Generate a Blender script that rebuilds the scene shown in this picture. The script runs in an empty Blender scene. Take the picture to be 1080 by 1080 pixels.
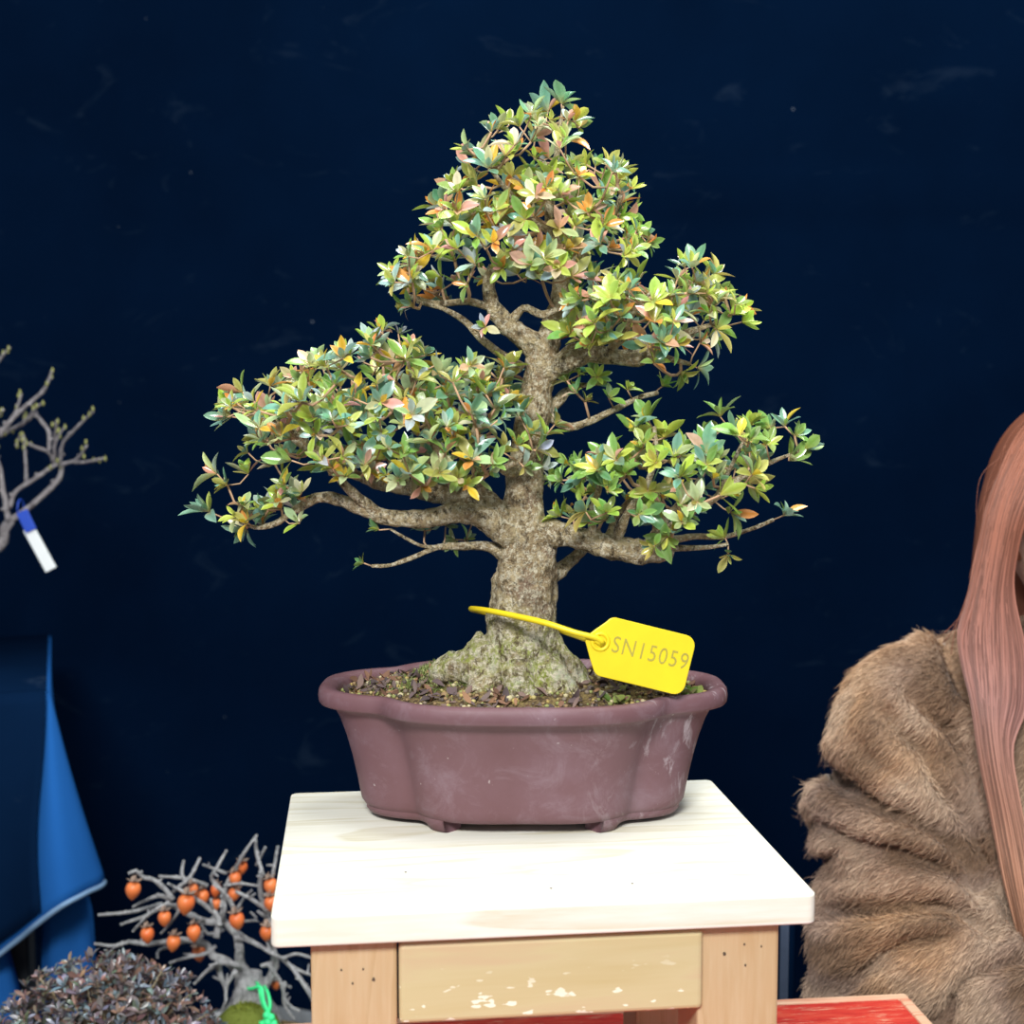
import bpy, math, random
from mathutils import Vector, Matrix, noise
import numpy as np
random.seed(7)
SC = bpy.context.scene
COL = SC.collection
# ------------------------------------------------------------------ camera
F = 1430.0
PITCH = math.atan(121 / F)
CAMH = 1.30
CP, SP = math.cos(PITCH), math.sin(PITCH)
cam_d = bpy.data.cameras.new('camera')
cam = bpy.data.objects.new('camera', cam_d)
COL.objects.link(cam)
cam.location = (0, 0, CAMH)
cam.rotation_euler = (math.pi / 2 - PITCH, 0, 0)
cam_d.sensor_width = 36
cam_d.lens = 36 * F / 1080
cam_d.clip_start = 0.02
cam_d.dof.use_dof = True
cam_d.dof.focus_distance = 1.20
cam_d.dof.aperture_fstop = 6.0
SC.camera = cam
SC.view_settings.view_transform = 'Standard'
SC.view_settings.look = 'None'
SC.view_settings.gamma = 1
SC.view_settings.use_curve_mapping = False
SC.view_settings.exposure = 0.0


def at(px, py, Y):
    x = (px - 540) / F
    y = -(py - 540) / F
    k = Y / (CP + y * SP)
    return Vector((x * k, Y, CAMH + (-SP + y * CP) * k))


def onz(px, py, z):
    x = (px - 540) / F
    y = -(py - 540) / F
    t = (z - CAMH) / (-SP + y * CP)
    return Vector((x * t, (CP + y * SP) * t, z))


# ------------------------------------------------------------------ object helpers
def tag(o, label=None, cat=None, group=None, kind=None):
    if label: o['label'] = label
    if cat: o['category'] = cat
    if group: o['group'] = group
    if kind: o['kind'] = kind
    return o


def empty(name, loc, label, cat, group=None, rz=0):
    o = bpy.data.objects.new(name, None)
    o.empty_display_size = 0.05
    COL.objects.link(o)
    o.location = loc
    o.rotation_euler = (0, 0, rz)
    return tag(o, label, cat, group)


class MB:
    """collects geometry in world coordinates (or local ones, when origin is zero)"""
    def __init__(s):
        s.v = []; s.f = []; s.c = []; s.m = []; s.sm = []

    def add(s, vs, fs, col=None, mat=0, smooth=True):
        n = len(s.v)
        s.v.extend(vs)
        s.f.extend([tuple(i + n for i in f) for f in fs])
        s.m.extend([mat] * len(fs))
        s.sm.extend([smooth] * len(fs))
        if col is None: col = (1, 1, 1)
        if isinstance(col, tuple): s.c.extend([col] * len(vs))
        else: s.c.extend(col)
        return s

    def build(s, name, mats, parent=None, origin=None, kind=None):
        if not isinstance(mats, (list, tuple)): mats = [mats]
        o0 = Vector(origin) if origin is not None else Vector((0, 0, 0))
        me = bpy.data.meshes.new(name)
        me.from_pydata([(v[0] - o0.x, v[1] - o0.y, v[2] - o0.z) for v in s.v], [], s.f)
        for m in mats: me.materials.append(m)
        me.polygons.foreach_set('material_index', s.m)
        me.polygons.foreach_set('use_smooth', s.sm)
        a = me.color_attributes.new('tint', 'FLOAT_COLOR', 'POINT')
        buf = np.ones((len(s.v), 4), dtype=np.float32)
        if s.v: buf[:, :3] = np.array([c[:3] for c in s.c], dtype=np.float32)
        a.data.foreach_set('color', buf.ravel())
        me.update()
        o = bpy.data.objects.new(name, me)
        COL.objects.link(o)
        if parent is not None: o.parent = parent
        elif origin is not None: o.location = o0
        if kind: o['kind'] = kind
        return o


def bevel_mod(o, w, seg=2):
    b = o.modifiers.new('bevel', 'BEVEL')
    b.width = w; b.segments = seg; b.limit_method = 'ANGLE'; b.angle_limit = math.radians(40)
    return o


def box(x0, x1, y0, y1, z0, z1):
    v = [(x0, y0, z0), (x1, y0, z0), (x1, y1, z0), (x0, y1, z0), (x0, y0, z1), (x1, y0, z1), (x1, y1, z1), (x0, y1, z1)]
    f = [(0, 3, 2, 1), (4, 5, 6, 7), (0, 1, 5, 4), (1, 2, 6, 5), (2, 3, 7, 6), (3, 0, 4, 7)]
    return v, f


def catmull(pts, step):
    """pts: list of (Vector, r) -> resampled"""
    P = [Vector(p[0]) for p in pts]; R = [p[1] for p in pts]
    if len(P) == 2:
        n = max(1, int((P[1] - P[0]).length / step))
        return [(P[0].lerp(P[1], i / n), R[0] + (R[1] - R[0]) * i / n) for i in range(n + 1)]
    out = []
    for i in range(len(P) - 1):
        p0 = P[i - 1] if i > 0 else P[i] * 2 - P[i + 1]
        p1, p2 = P[i], P[i + 1]
        p3 = P[i + 2] if i + 2 < len(P) else P[i + 1] * 2 - P[i]
        n = max(1, int((p2 - p1).length / step))
        for k in range(n):
            t = k / n
            q = 0.5 * ((2 * p1) + (p2 - p0) * t + (2 * p0 - 5 * p1 + 4 * p2 - p3) * t * t + (3 * p1 - p0 - 3 * p2 + p3) * t ** 3)
            out.append((q, R[i] + (R[i + 1] - R[i]) * t))
    out.append((P[-1], R[-1]))
    return out


def tube(mb, path, sides=8, col=None, rough=0.0, freq=60.0, ell=None, cap=True, mat=0, shape=None):
    """path list of (Vector, r). rough: relative noise displacement."""
    n = len(path)
    if n < 2: return
    vs = []; cs = []
    T0 = (path[1][0] - path[0][0]).normalized()
    ref = Vector((0, 0, 1)) if abs(T0.z) < 0.9 else Vector((0, -1, 0))
    N = (ref - T0 * ref.dot(T0)).normalized()
    for i in range(n):
        p, r = path[i]
        T = (path[min(i + 1, n - 1)][0] - path[max(i - 1, 0)][0])
        if T.length < 1e-9: T = T0
        T = T.normalized()
        N = (N - T * N.dot(T))
        if N.length < 1e-6: N = T.orthogonal()
        N = N.normalized()
        B = T.cross(N)
        for k in range(sides):
            a = 2 * math.pi * k / sides
            d = N * math.cos(a) + B * math.sin(a)
            if ell: d = Vector((d.x * ell[0], d.y * ell[1], d.z * ell[2]))
            rr = r
            if shape: rr *= shape(i / (n - 1), a)
            q = p + d * rr
            if rough:
                q = q + d * (r * rough * (noise.noise(q * freq) + 0.5 * noise.noise(q * freq * 2.3) + 0.3 * noise.noise(q * freq * 5.1)))
            vs.append(q)
            cs.append(col if isinstance(col, tuple) else (col(i / (n - 1)) if col else (1, 1, 1)))
    fs = []
    for i in range(n - 1):
        for k in range(sides):
            k2 = (k + 1) % sides
            fs.append((i * sides + k, i * sides + k2, (i + 1) * sides + k2, (i + 1) * sides + k))
    if cap:
        vs.append(path[0][0]); cs.append(cs[0]); c0 = len(vs) - 1
        T = (path[-1][0] - path[-2][0]).normalized()
        vs.append(path[-1][0] + T * path[-1][1] * 0.5); cs.append(cs[-2]); c1 = len(vs) - 1
        for k in range(sides):
            k2 = (k + 1) % sides
            fs.append((c0, k2, k))
            fs.append((c1, (n - 1) * sides + k, (n - 1) * sides + k2))
    mb.add(vs, fs, cs, mat)


def lathe(mb, prof, c, seg=24, col=None, squash=(1, 1), tilt=None):
    vs = []; fs = []
    M = tilt or Matrix.Identity(3)
    for (r, z) in prof:
        for k in range(seg):
            a = 2 * math.pi * k / seg
            vs.append(Vector(c) + M @ Vector((r * math.cos(a) * squash[0], r * math.sin(a) * squash[1], z)))
    for i in range(len(prof) - 1):
        for k in range(seg):
            k2 = (k + 1) % seg
            fs.append((i * seg + k, i * seg + k2, (i + 1) * seg + k2, (i + 1) * seg + k))
    mb.add(vs, fs, col)


# ------------------------------------------------------------------ materials
class NT:
    def __init__(s, name):
        s.m = bpy.data.materials.new(name)
        s.m.use_nodes = True
        s.t = s.m.node_tree
        s.b = s.t.nodes['Principled BSDF']
        s._co = None

    def n(s, typ, **kw):
        nd = s.t.nodes.new(typ)
        for k, v in kw.items():
            if k in nd.inputs: s.inp(nd.inputs[k], v)
            else: setattr(nd, k, v)
        return nd

    def inp(s, sock, v):
        if isinstance(v, bpy.types.NodeSocket): s.t.links.new(v, sock)
        else: sock.default_value = v

    def co(s, scale=(1, 1, 1), rot=(0, 0, 0), space='Object'):
        tc = s.n('ShaderNodeTexCoord')
        mp = s.n('ShaderNodeMapping')
        s.t.links.new(tc.outputs[space], mp.inputs['Vector'])
        mp.inputs['Scale'].default_value = scale
        mp.inputs['Rotation'].default_value = rot
        return mp.outputs[0]

    def noise(s, scale, detail=4, rough=0.55, co=None, dist=0.0):
        nd = s.n('ShaderNodeTexNoise')
        nd.inputs['Scale'].default_value = scale
        nd.inputs['Detail'].default_value = detail
        nd.inputs['Roughness'].default_value = rough
        nd.inputs['Distortion'].default_value = dist
        s.t.links.new(co if co is not None else s.co(), nd.inputs['Vector'])
        return nd.outputs['Fac']

    def ramp(s, fac, stops):
        nd = s.n('ShaderNodeValToRGB')
        el = nd.color_ramp.elements
        while len(el) < len(stops): el.new(0.5)
        for e, (p, c) in zip(el, stops):
            e.position = p
            e.color = (c[0], c[1], c[2], 1) if isinstance(c, (tuple, list)) else (c, c, c, 1)
        s.t.links.new(fac, nd.inputs[0])
        return nd.outputs[0]

    def mix(s, fac, a, b, mode='MIX'):
        nd = s.n('ShaderNodeMix', data_type='RGBA', blend_type=mode)
        s.inp(nd.inputs[0], fac)
        for sk, v in ((nd.inputs[6], a), (nd.inputs[7], b)):
            if isinstance(v, tuple): v = (v[0], v[1], v[2], 1)
            s.inp(sk, v)
        return nd.outputs[2]

    def math(s, op, a, b=0.0):
        nd = s.n('ShaderNodeMath', operation=op)
        s.inp(nd.inputs[0], a); s.inp(nd.inputs[1], b)
        return nd.outputs[0]

    def attr(s, name='tint'):
        return s.n('ShaderNodeAttribute', attribute_name=name).outputs['Color']

    def bump(s, h, strength=0.3, dist=0.002):
        nd = s.n('ShaderNodeBump')
        nd.inputs['Strength'].default_value = strength
        nd.inputs['Distance'].default_value = dist
        s.t.links.new(h, nd.inputs['Height'])
        s.t.links.new(nd.outputs[0], s.b.inputs['Normal'])

    def set(s, col=None, rough=None, spec=None, **kw):
        if col is not None:
            s.inp(s.b.inputs['Base Color'], (col[0], col[1], col[2], 1) if isinstance(col, tuple) else col)
        if rough is not None: s.inp(s.b.inputs['Roughness'], rough)
        if spec is not None: s.b.inputs['Specular IOR Level'].default_value = spec
        for k, v in kw.items(): s.inp(s.b.inputs[k], v)
        return s.m


def plain(name, col, rough=0.6, spec=0.4, var=0.12, scale=40):
    t = NT(name)
    nz = t.noise(scale, 3)
    c = t.mix(t.ramp(nz, [(0.3, 0.0), (0.7, 1.0)]), tuple(x * (1 - var) for x in col), tuple(min(1, x * (1 + var)) for x in col))
    return t.set(c, rough, spec)


def m_wood(name, base, dark, pale, along='X', ring=26.0, rough=0.55, contrast=1.0):
    t = NT(name)
    sc = {'X': (1.2, 14, 14), 'Z': (14, 14, 1.2), 'Y': (14, 1.2, 14)}[along]
    co = t.co(sc)
    big = t.noise(1.4, 2, 0.5, co, 0.6)
    wv = t.math('FRACT', t.math('MULTIPLY', big, ring * 0.55))
    rings = t.ramp(wv, [(0.0, 0.0), (0.55, 0.25 * contrast), (0.93, 1.0 * contrast), (1.0, 0.0)])
    fine = t.noise(30, 3, 0.6, t.co(tuple(x * 0.6 for x in sc)))
    c = t.mix(rings, base, dark)
    c = t.mix(t.ramp(fine, [(0.42, 0.0), (0.75, 0.5)]), c, pale)
    t.bump(fine, 0.08, 0.001)
    return t.set(c, rough, 0.35)


def m_bark(name, c_a, c_b, c_c, moss=None, z0=0, z1=0.1, scale=1.0, dark=0.45):
    t = NT(name)
    co = t.co()
    n1 = t.noise(70 * scale, 6, 0.75, co)
    n2 = t.noise(240 * scale, 4, 0.75, co)
    n3 = t.noise(26 * scale, 4, 0.65, co)
    n4 = t.noise(130 * scale, 5, 0.8, t.co((1, 1, 0.6)))
    c = t.mix(t.ramp(n1, [(0.40, 0.0), (0.56, 1.0)]), c_a, c_b)
    if moss:
        sep = t.n('ShaderNodeSeparateXYZ')
        t.t.links.new(co, sep.inputs[0])
        zz = t.n('ShaderNodeMapRange')
        t.t.links.new(sep.outputs[2], zz.inputs[0])
        zz.inputs[1].default_value = z1; zz.inputs[2].default_value = z0
        g = t.math('MULTIPLY', zz.outputs[0], t.ramp(t.noise(34, 5, 0.75, co), [(0.36, 0.0), (0.54, 1.0)]))
        gc = t.ramp(t.noise(60, 5, 0.75, co), [(0.34, moss[0]), (0.48, moss[1]), (0.62, moss[2])])
        c = t.mix(g, c, gc)
        c = t.mix(t.ramp(t.noise(30, 3, 0.6, t.co((1, 1, 1), (1, 2, 0))), [(0.56, 0.0), (0.68, 0.55)]), c, (0.25, 0.15, 0.13))
    c = t.mix(t.ramp(n2, [(0.49, 0.0), (0.57, 0.9)]), c, c_c)
    c = t.mix(t.ramp(n4, [(0.38, 0.95), (0.49, 0.0)]), c, tuple(dark * 0.6 * x for x in c_a))
    c = t.mix(t.ramp(n3, [(0.58, 0.0), (0.72, 0.6)]), c, tuple(dark * x for x in c_a))
    h = t.math('ADD', t.math('MULTIPLY', n1, 1.0), t.math('MULTIPLY', n4, 0.9))
    t.bump(h, 1.0, 0.012)
    return t.set(c, 0.85, 0.2)


def m_leaf(name, rough=0.22, coat=0.5, trans=0.25):
    t = NT(name)
    a = t.attr()
    nz = t.noise(260, 3)
    c = t.mix(t.ramp(nz, [(0.3, 0.0), (0.7, 0.25)]), a, t.mix(0.7, a, (0.02, 0.05, 0.02)))
    t.set(c, rough, 0.5)
    t.b.inputs['Coat Weight'].default_value = coat
    t.b.inputs['Coat Roughness'].default_value = 0.25
    tr = t.n('ShaderNodeBsdfTranslucent')
    t.t.links.new(a, tr.inputs['Color'])
    mx = t.n('ShaderNodeMixShader')
    mx.inputs[0].default_value = trans
    t.t.links.new(t.b.outputs[0], mx.inputs[1]); t.t.links.new(tr.outputs[0], mx.inputs[2])
    out = t.t.nodes['Material Output']
    t.t.links.new(mx.outputs[0], out.inputs['Surface'])
    return t.m


def m_tint(name, rough=0.7, spec=0.3, sheen=0.0, bumpscale=None):
    t = NT(name)
    t.set(t.attr(), rough, spec)
    if sheen: t.b.inputs['Sheen Weight'].default_value = sheen
    if bumpscale: t.bump(t.noise(bumpscale, 4), 0.4, 0.002)
    return t.m


def m_cloth(name, col, smudge=0.0, weave=900, sheen=0.2, var=0.25):
    t = NT(name)
    co = t.co()
    big = t.noise(2.2, 5, 0.6, co)
    c = t.mix(t.ramp(big, [(0.3, 0.0), (0.75, 1.0)]), tuple(x * (1 - var) for x in col), tuple(x * (1 + var) for x in col))
    if smudge:
        sm = t.math('MULTIPLY', t.ramp(t.noise(5.5, 6, 0.7, t.co((1, 1, 1.9)), 1.2), [(0.60, 0.0), (0.80, 1.0)]), smudge)
        c = t.mix(sm, c, (0.10, 0.16, 0.24))
        sp = t.math('MULTIPLY', t.ramp(t.noise(75, 1, 0.4, co), [(0.84, 0.0), (0.87, 1.0)]), 0.35)
        c = t.mix(sp, c, (0.25, 0.30, 0.36))
    t.bump(t.noise(weave, 2, 0.5, co), 0.15, 0.001)
    t.set(c, 0.95, 0.0)
    t.b.inputs['Sheen Weight'].default_value = sheen
    t.b.inputs['Sheen Roughness'].default_value = 0.5
    return t.m


M = {}
M['backdrop'] = m_cloth('navy_backdrop_cloth', (0.0009, 0.0056, 0.0195), smudge=0.07, sheen=0.0, var=0.2)
M['floor'] = plain('grey_concrete', (0.10, 0.10, 0.11), 0.8)
M['top_wood'] = m_wood('pale_spruce', (0.78, 0.77, 0.67), (0.62, 0.57, 0.40), (0.86, 0.86, 0.80), 'X', 10, 0.5, 0.75)
M['leg_wood'] = m_wood('tan_pine', (0.55, 0.40, 0.225), (0.46, 0.31, 0.15), (0.60, 0.48, 0.30), 'Z', 12, 0.55, 0.7)
M['dent'] = plain('dark_dent', (0.10, 0.075, 0.05), 0.8)


def m_apron():
    t = NT('yellow_pine_worn')
    co = t.co((2, 20, 20))
    n1 = t.noise(2.2, 4, 0.5, co, 0.5)
    c = t.ramp(n1, [(0.3, (0.54, 0.45, 0.23)), (0.52, (0.58, 0.50, 0.28)), (0.75, (0.57, 0.43, 0.26))])
    sp = t.n('ShaderNodeSeparateXYZ')
    tc = t.n('ShaderNodeTexCoord'); t.t.links.new(tc.outputs['Object'], sp.inputs[0])
    mr = t.n('ShaderNodeMapRange'); t.t.links.new(sp.outputs[2], mr.inputs[0])
    mr.inputs[1].default_value = -0.020; mr.inputs[2].default_value = -0.050
    chips = t.math('MULTIPLY', t.ramp(t.noise(150, 2, 0.5, t.co((0.42, 1, 1))), [(0.64, 0.0), (0.66, 1.0)]), mr.outputs[0])
    c = t.mix(chips, c, (0.85, 0.86, 0.68))
    return t.set(c, 0.45, 0.4)


M['apron'] = m_apron()


def m_red():
    t = NT('worn_red_lacquer')
    co = t.co((5, 30, 30))
    c = t.ramp(t.noise(3, 5, 0.65, co, 0.4), [(0.25, (0.30, 0.015, 0.015)), (0.5, (0.52, 0.035, 0.025)), (0.7, (0.60, 0.09, 0.05))])
    scr = t.ramp(t.noise(12, 6, 0.75, t.co((3, 22, 22), (0, 0, 0.25))), [(0.55, 0.0), (0.70, 0.8)])
    c = t.mix(scr, c, (0.66, 0.42, 0.27))
    return t.set(c, 0.4, 0.45)


M['red'] = m_red()
M['red_edge'] = m_wood('worn_bare_edge', (0.62, 0.40, 0.26), (0.50, 0.14, 0.08), (0.70, 0.52, 0.36), 'X', 14)


def m_pot():
    t = NT('purple_brown_clay')
    co = t.co()
    n1 = t.noise(14, 5, 0.6, co)
    c = t.ramp(n1, [(0.3, (0.132, 0.062, 0.068)), (0.55, (0.150, 0.076, 0.087)), (0.75, (0.182, 0.106, 0.126))])
    # mineral crust, thicker toward the pot's right end
    sp = t.n('ShaderNodeSeparateXYZ'); t.t.links.new(co, sp.inputs[0])
    mr = t.n('ShaderNodeMapRange'); t.t.links.new(sp.outputs[0], mr.inputs[0])
    mr.inputs[1].default_value = 0.04; mr.inputs[2].default_value = 0.17
    crust = t.math('MULTIPLY', t.ramp(t.noise(34, 6, 0.72, t.co((1, 1, 0.45)), 1.0), [(0.54, 0.0), (0.62, 0.75)]), mr.outputs[0])
    c = t.mix(crust, c, (0.48, 0.42, 0.45))
    haze = t.ramp(t.noise(24, 6, 0.75, co, 0.8), [(0.50, 0.0), (0.78, 0.28)])
    c = t.mix(haze, c, (0.36, 0.29, 0.34))
    fl = t.ramp(t.noise(130, 2, 0.5, co), [(0.74, 0.0), (0.78, 0.5)])
    c = t.mix(fl, c, (0.5, 0.44, 0.44))
    t.bump(t.noise(120, 4, 0.6, co), 0.12, 0.0015)
    return t.set(c, 0.55, 0.35)


M['pot'] = m_pot()
M['bark'] = m_bark('azalea_bark', (0.38, 0.27, 0.15), (0.64, 0.51, 0.30), (0.88, 0.80, 0.60),
                   moss=((0.36, 0.43, 0.06), (0.54, 0.58, 0.22), (0.72, 0.74, 0.58)), z0=0.150, z1=0.205, dark=0.6)
M['bark_upper'] = m_bark('azalea_branch_bark', (0.37, 0.27, 0.15), (0.62, 0.50, 0.29), (0.88, 0.80, 0.60))
M['twig'] = m_tint('azalea_twig', 0.75, 0.2)
M['leaf'] = m_leaf('azalea_leaf')
M['soil'] = NT('mixed_soil')
_t = M['soil']
_c = _t.ramp(_t.noise(160, 4, 0.7), [(0.3, (0.05, 0.035, 0.025)), (0.48, (0.16, 0.11, 0.06)), (0.6, (0.33, 0.25, 0.10)), (0.72, (0.12, 0.09, 0.06))])
_t.bump(_t.noise(220, 4, 0.7), 1.0, 0.006)
M['soil'] = _t.set(_c, 0.95, 0.1)
M['litter'] = m_tint('soil_litter', 0.8, 0.2)
M['moss'] = m_tint('moss', 0.95, 0.1)
M['tag'] = plain('yellow_plastic', (0.74, 0.565, 0.012), 0.42, 0.45, 0.03, 60)
M['ink'] = plain('grey_imprint', (0.36, 0.31, 0.05), 0.6, 0.3)

# ------------------------------------------------------------------ setting
mb = MB(); mb.add(*box(-3.2, 3.2, -2.6, 2.8, -0.05, 0.0), smooth=False)
tag(mb.build('floor', M['floor']), kind='structure')


def wall_back():
    # navy cloth hung over the whole back wall, gently rippled, with one pressed crease
    mb = MB(); vs = []; fs = []
    nx, nz = 90, 70
    for j in range(nz + 1):
        for i in range(nx + 1):
            x = -3.2 + 6.4 * i / nx; z = 2.9 * j / nz
            d = 0.012 * noise.noise(Vector((x * 1.6, 0, z * 0.5))) + 0.006 * noise.noise(Vector((x * 5, 3, z * 2)))
            crease = 0.010 * math.exp(-((z - 1.685 - 0.01 * math.sin(x * 2)) / 0.012) ** 2)
            vs.append((x, 2.70 + d - crease, z))
    for j in range(nz):
        for i in range(nx):
            a = j * (nx + 1) + i
            fs.append((a, a + 1, a + nx + 2, a + nx + 1))
    mb.add(vs, fs)
    n = len(mb.v)
    return tag(mb.build('wall_back', M['backdrop']), kind='structure')


wall_back()

# ------------------------------------------------------------------ red table
def red_table():
    rz = math.radians(6.2)
    far_right = onz(955, 1047, 0.673)
    root = empty('display_table', (0, 0, 0), 'low red lacquered wooden table with worn scratched top, standing under the pine stool', 'table')
    # local frame: x along the far edge, y depth; far right corner at (0,0)
    root.location = (far_right.x, far_right.y, 0)
    root.rotation_euler = (0, 0, rz)
    W, D = 0.86, 0.62
    mb = MB(); mb.add(*box(-W + 0.012, -0.012, -D + 0.012, -0.012, -0.028 + 0.673, 0.673), smooth=False)
    top = bevel_mod(mb.build('tabletop', M['red'], root), 0.003)
    mb = MB()
    e = 0.0745
    for (a, b, c, d) in ((-W, 0, -0.0125, 0), (-W, 0, -D, -D + 0.0125), (-W, -W + 0.0125, -D + 0.012, -0.012), (-0.0125, 0, -D + 0.012, -0.012)):
        m2 = MB(); m2.add(*box(a, b, c, d, 0.642, 0.6735), smooth=False)
        bevel_mod(m2.build('edge_strip', M['red_edge'], root), 0.003)
    for (ya, yb) in ((-0.075, -0.055), (-D + 0.055, -D + 0.075)):
        m2 = MB(); m2.add(*box(-W + 0.08, -0.08, ya, yb, 0.56, 0.645), smooth=False)
        m2.build('apron', M['red'], root)
    for x in (-W + 0.03, -0.08):
        for y in (-D + 0.035, -0.085):
            m3 = MB(); m3.add(*box(x, x + 0.05, y, y + 0.05, 0, 0.645), smooth=False)
            bevel_mod(m3.build('leg', M['red'], root), 0.003)


red_table()

# ------------------------------------------------------------------ pine stool
ST_Z = 0.922
ST_A = math.radians(6.5)
ST_C = Vector((0.0106, 1.1397, 0))


def stool():
    root = empty('wooden_stool', (ST_C.x, ST_C.y, 0.673), 'small pale pine stool on the red table, carrying the purple bonsai pot', 'stool', rz=ST_A)
    W, D, T = 0.412, 0.315, 0.0235
    z1 = ST_Z - 0.673
    # top: rounded-corner board
    def outline(w, d, r, n=5):
        pts = []
        for (cx, cy, a0) in ((w - r, d - r, 0), (-w + r, d - r, 90), (-w + r, -d + r, 180), (w - r, -d + r, 270)):
            for k in range(n + 1):
                a = math.radians(a0 + 90 * k / n)
                pts.append((cx + r * math.cos(a), cy + r * math.sin(a)))
        return pts
    mb = MB(); o = outline(W / 2, D / 2, 0.007); n = len(o)
    vs = [(x, y, z1 - T) for x, y in o] + [(x, y, z1) for x, y in o]
    fs = [tuple(range(n - 1, -1, -1)), tuple(range(n, 2 * n))] + [(i, (i + 1) % n, n + (i + 1) % n, n + i) for i in range(n)]
    mb.add(vs, fs, smooth=False)
    top = mb.build('seat_board', M['top_wood'], root)
    bevel_mod(top, 0.0018, 3)
    def disc(c, r, nrm, elong=1.0):
        m = MB(); c = Vector(c); nrm = Vector(nrm); u = nrm.orthogonal().normalized(); v = nrm.cross(u)
        if abs(nrm.y) > 0.5: u, v = Vector((1, 0, 0)), Vector((0, 0, 1))
        k = 9; ring = []
        for i in range(k):
            a = 2 * math.pi * i / k; rr = r * (0.75 + 0.5 * random.random())
            ring.append(c + u * rr * math.cos(a) + v * rr * math.sin(a) * elong)
        vs = [p - nrm * 0.001 for p in ring] + [p + nrm * 0.0004 for p in ring]
        fs = [tuple(range(k, 2 * k))] + [(i, (i + 1) % k, k + (i + 1) % k, k + i) for i in range(k)]
        m.add(vs, fs, smooth=False)
        return m
    Minv = Matrix.Rotation(-ST_A, 3, 'Z')
    def loc(px, py, z=None, yl=None):
        """photo point -> stool coordinates, on the top board or on a front face at local y"""
        if z is not None:
            p = onz(px, py, z) - ST_C
            q = Minv @ Vector((p.x, p.y, 0)); return Vector((q.x, q.y, z - 0.673))
        best = None
        a, b = 0.8, 1.4
        for _ in range(50):
            m = (a + b) / 2; p = at(px, py, m) - ST_C; q = Minv @ Vector((p.x, p.y, 0))
            if q.y < yl: a = m
            else: b = m
        return Vector((q.x, yl, at(px, py, m).z - 0.673))
    for (px, py) in ((428, 920), (581, 937), (667, 932)):
        disc(loc(px, py, ST_Z), 0.0011, (0, 0, 1)).build('nail_head', M['dent'], top)
    LW = 0.064
    yf = -D / 2 + 0.012
    xl = loc(328, 1040, yl=yf).x; xr = loc(821, 1040, yl=yf).x - LW
    zl = z1 - T
    for (x, y, nails) in ((xl, yf, ((360, 1023, 1), (383, 1022, 1), (394, 1033, 2), (372, 1037, 1))), (xr, yf, ((764, 1006, 2), (785, 996, 1), (803, 998, 1), (786, 1018, 1))), (xl, -yf - LW, ()), (xr, -yf - LW, ())):
        m = MB(); m.add(*box(x, x + LW, y, y + LW, 0, zl), smooth=False)
        leg = bevel_mod(m.build('leg', M['leg_wood'], root), 0.0025)
        for (a, b, s) in nails:
            disc(loc(a, b, yl=y), 0.00075 * (1 + 0.6 * (s - 1)), (0, -1, 0), 1.3).build('nail_hole', M['dent'], leg)
    zb = loc(560, 1071, yl=yf).z
    for (ya, yb) in ((yf - 0.005, yf + 0.016), (-yf - 0.016, -yf + 0.004)):
        m = MB(); m.add(*box(xl + LW + 0.0012, xr + 0.003, ya, yb, zb, zl - 0.0035), smooth=False)
        ap = m.build('apron', M['apron'], root)
        for v in ap.data.vertices: v.co.z -= zl
        ap.location = (0, 0, zl)
        bevel_mod(ap, 0.004, 3)
    for xa in (xl + 0.008, xr + LW - 0.028):
        m = MB(); m.add(*box(xa, xa + 0.02, yf + LW, -yf - LW, zb, zl), smooth=False)
        m.build('side_rail', M['leg_wood'], root)


stool()

# ------------------------------------------------------------------ the bonsai
PC = Vector((0.0098, 1.222, ST_Z))      # base of the pot, on the stool
bonsai = empty('potted_bonsai', PC, 'azalea bonsai in leaf in a purple-brown lobed pot on the pine stool', 'bonsai')


def pot_r(th):
    a1, b1, n1 = 0.1855, 0.078, 2.9
    a2, b2, n2 = 0.136, 0.113, 3.0
    c, s = abs(math.cos(th)), abs(math.sin(th))
    r1 = ((c / a1) ** n1 + (s / b1) ** n1) ** (-1 / n1)
    r2 = ((c / a2) ** n2 + (s / b2) ** n2) ** (-1 / n2)
    k = 0.008
    h = max(0, min(1, 0.5 + 0.5 * (r1 - r2) / k))
    return r2 * (1 - h) + r1 * h + k * h * (1 - h) * 1.0


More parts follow.
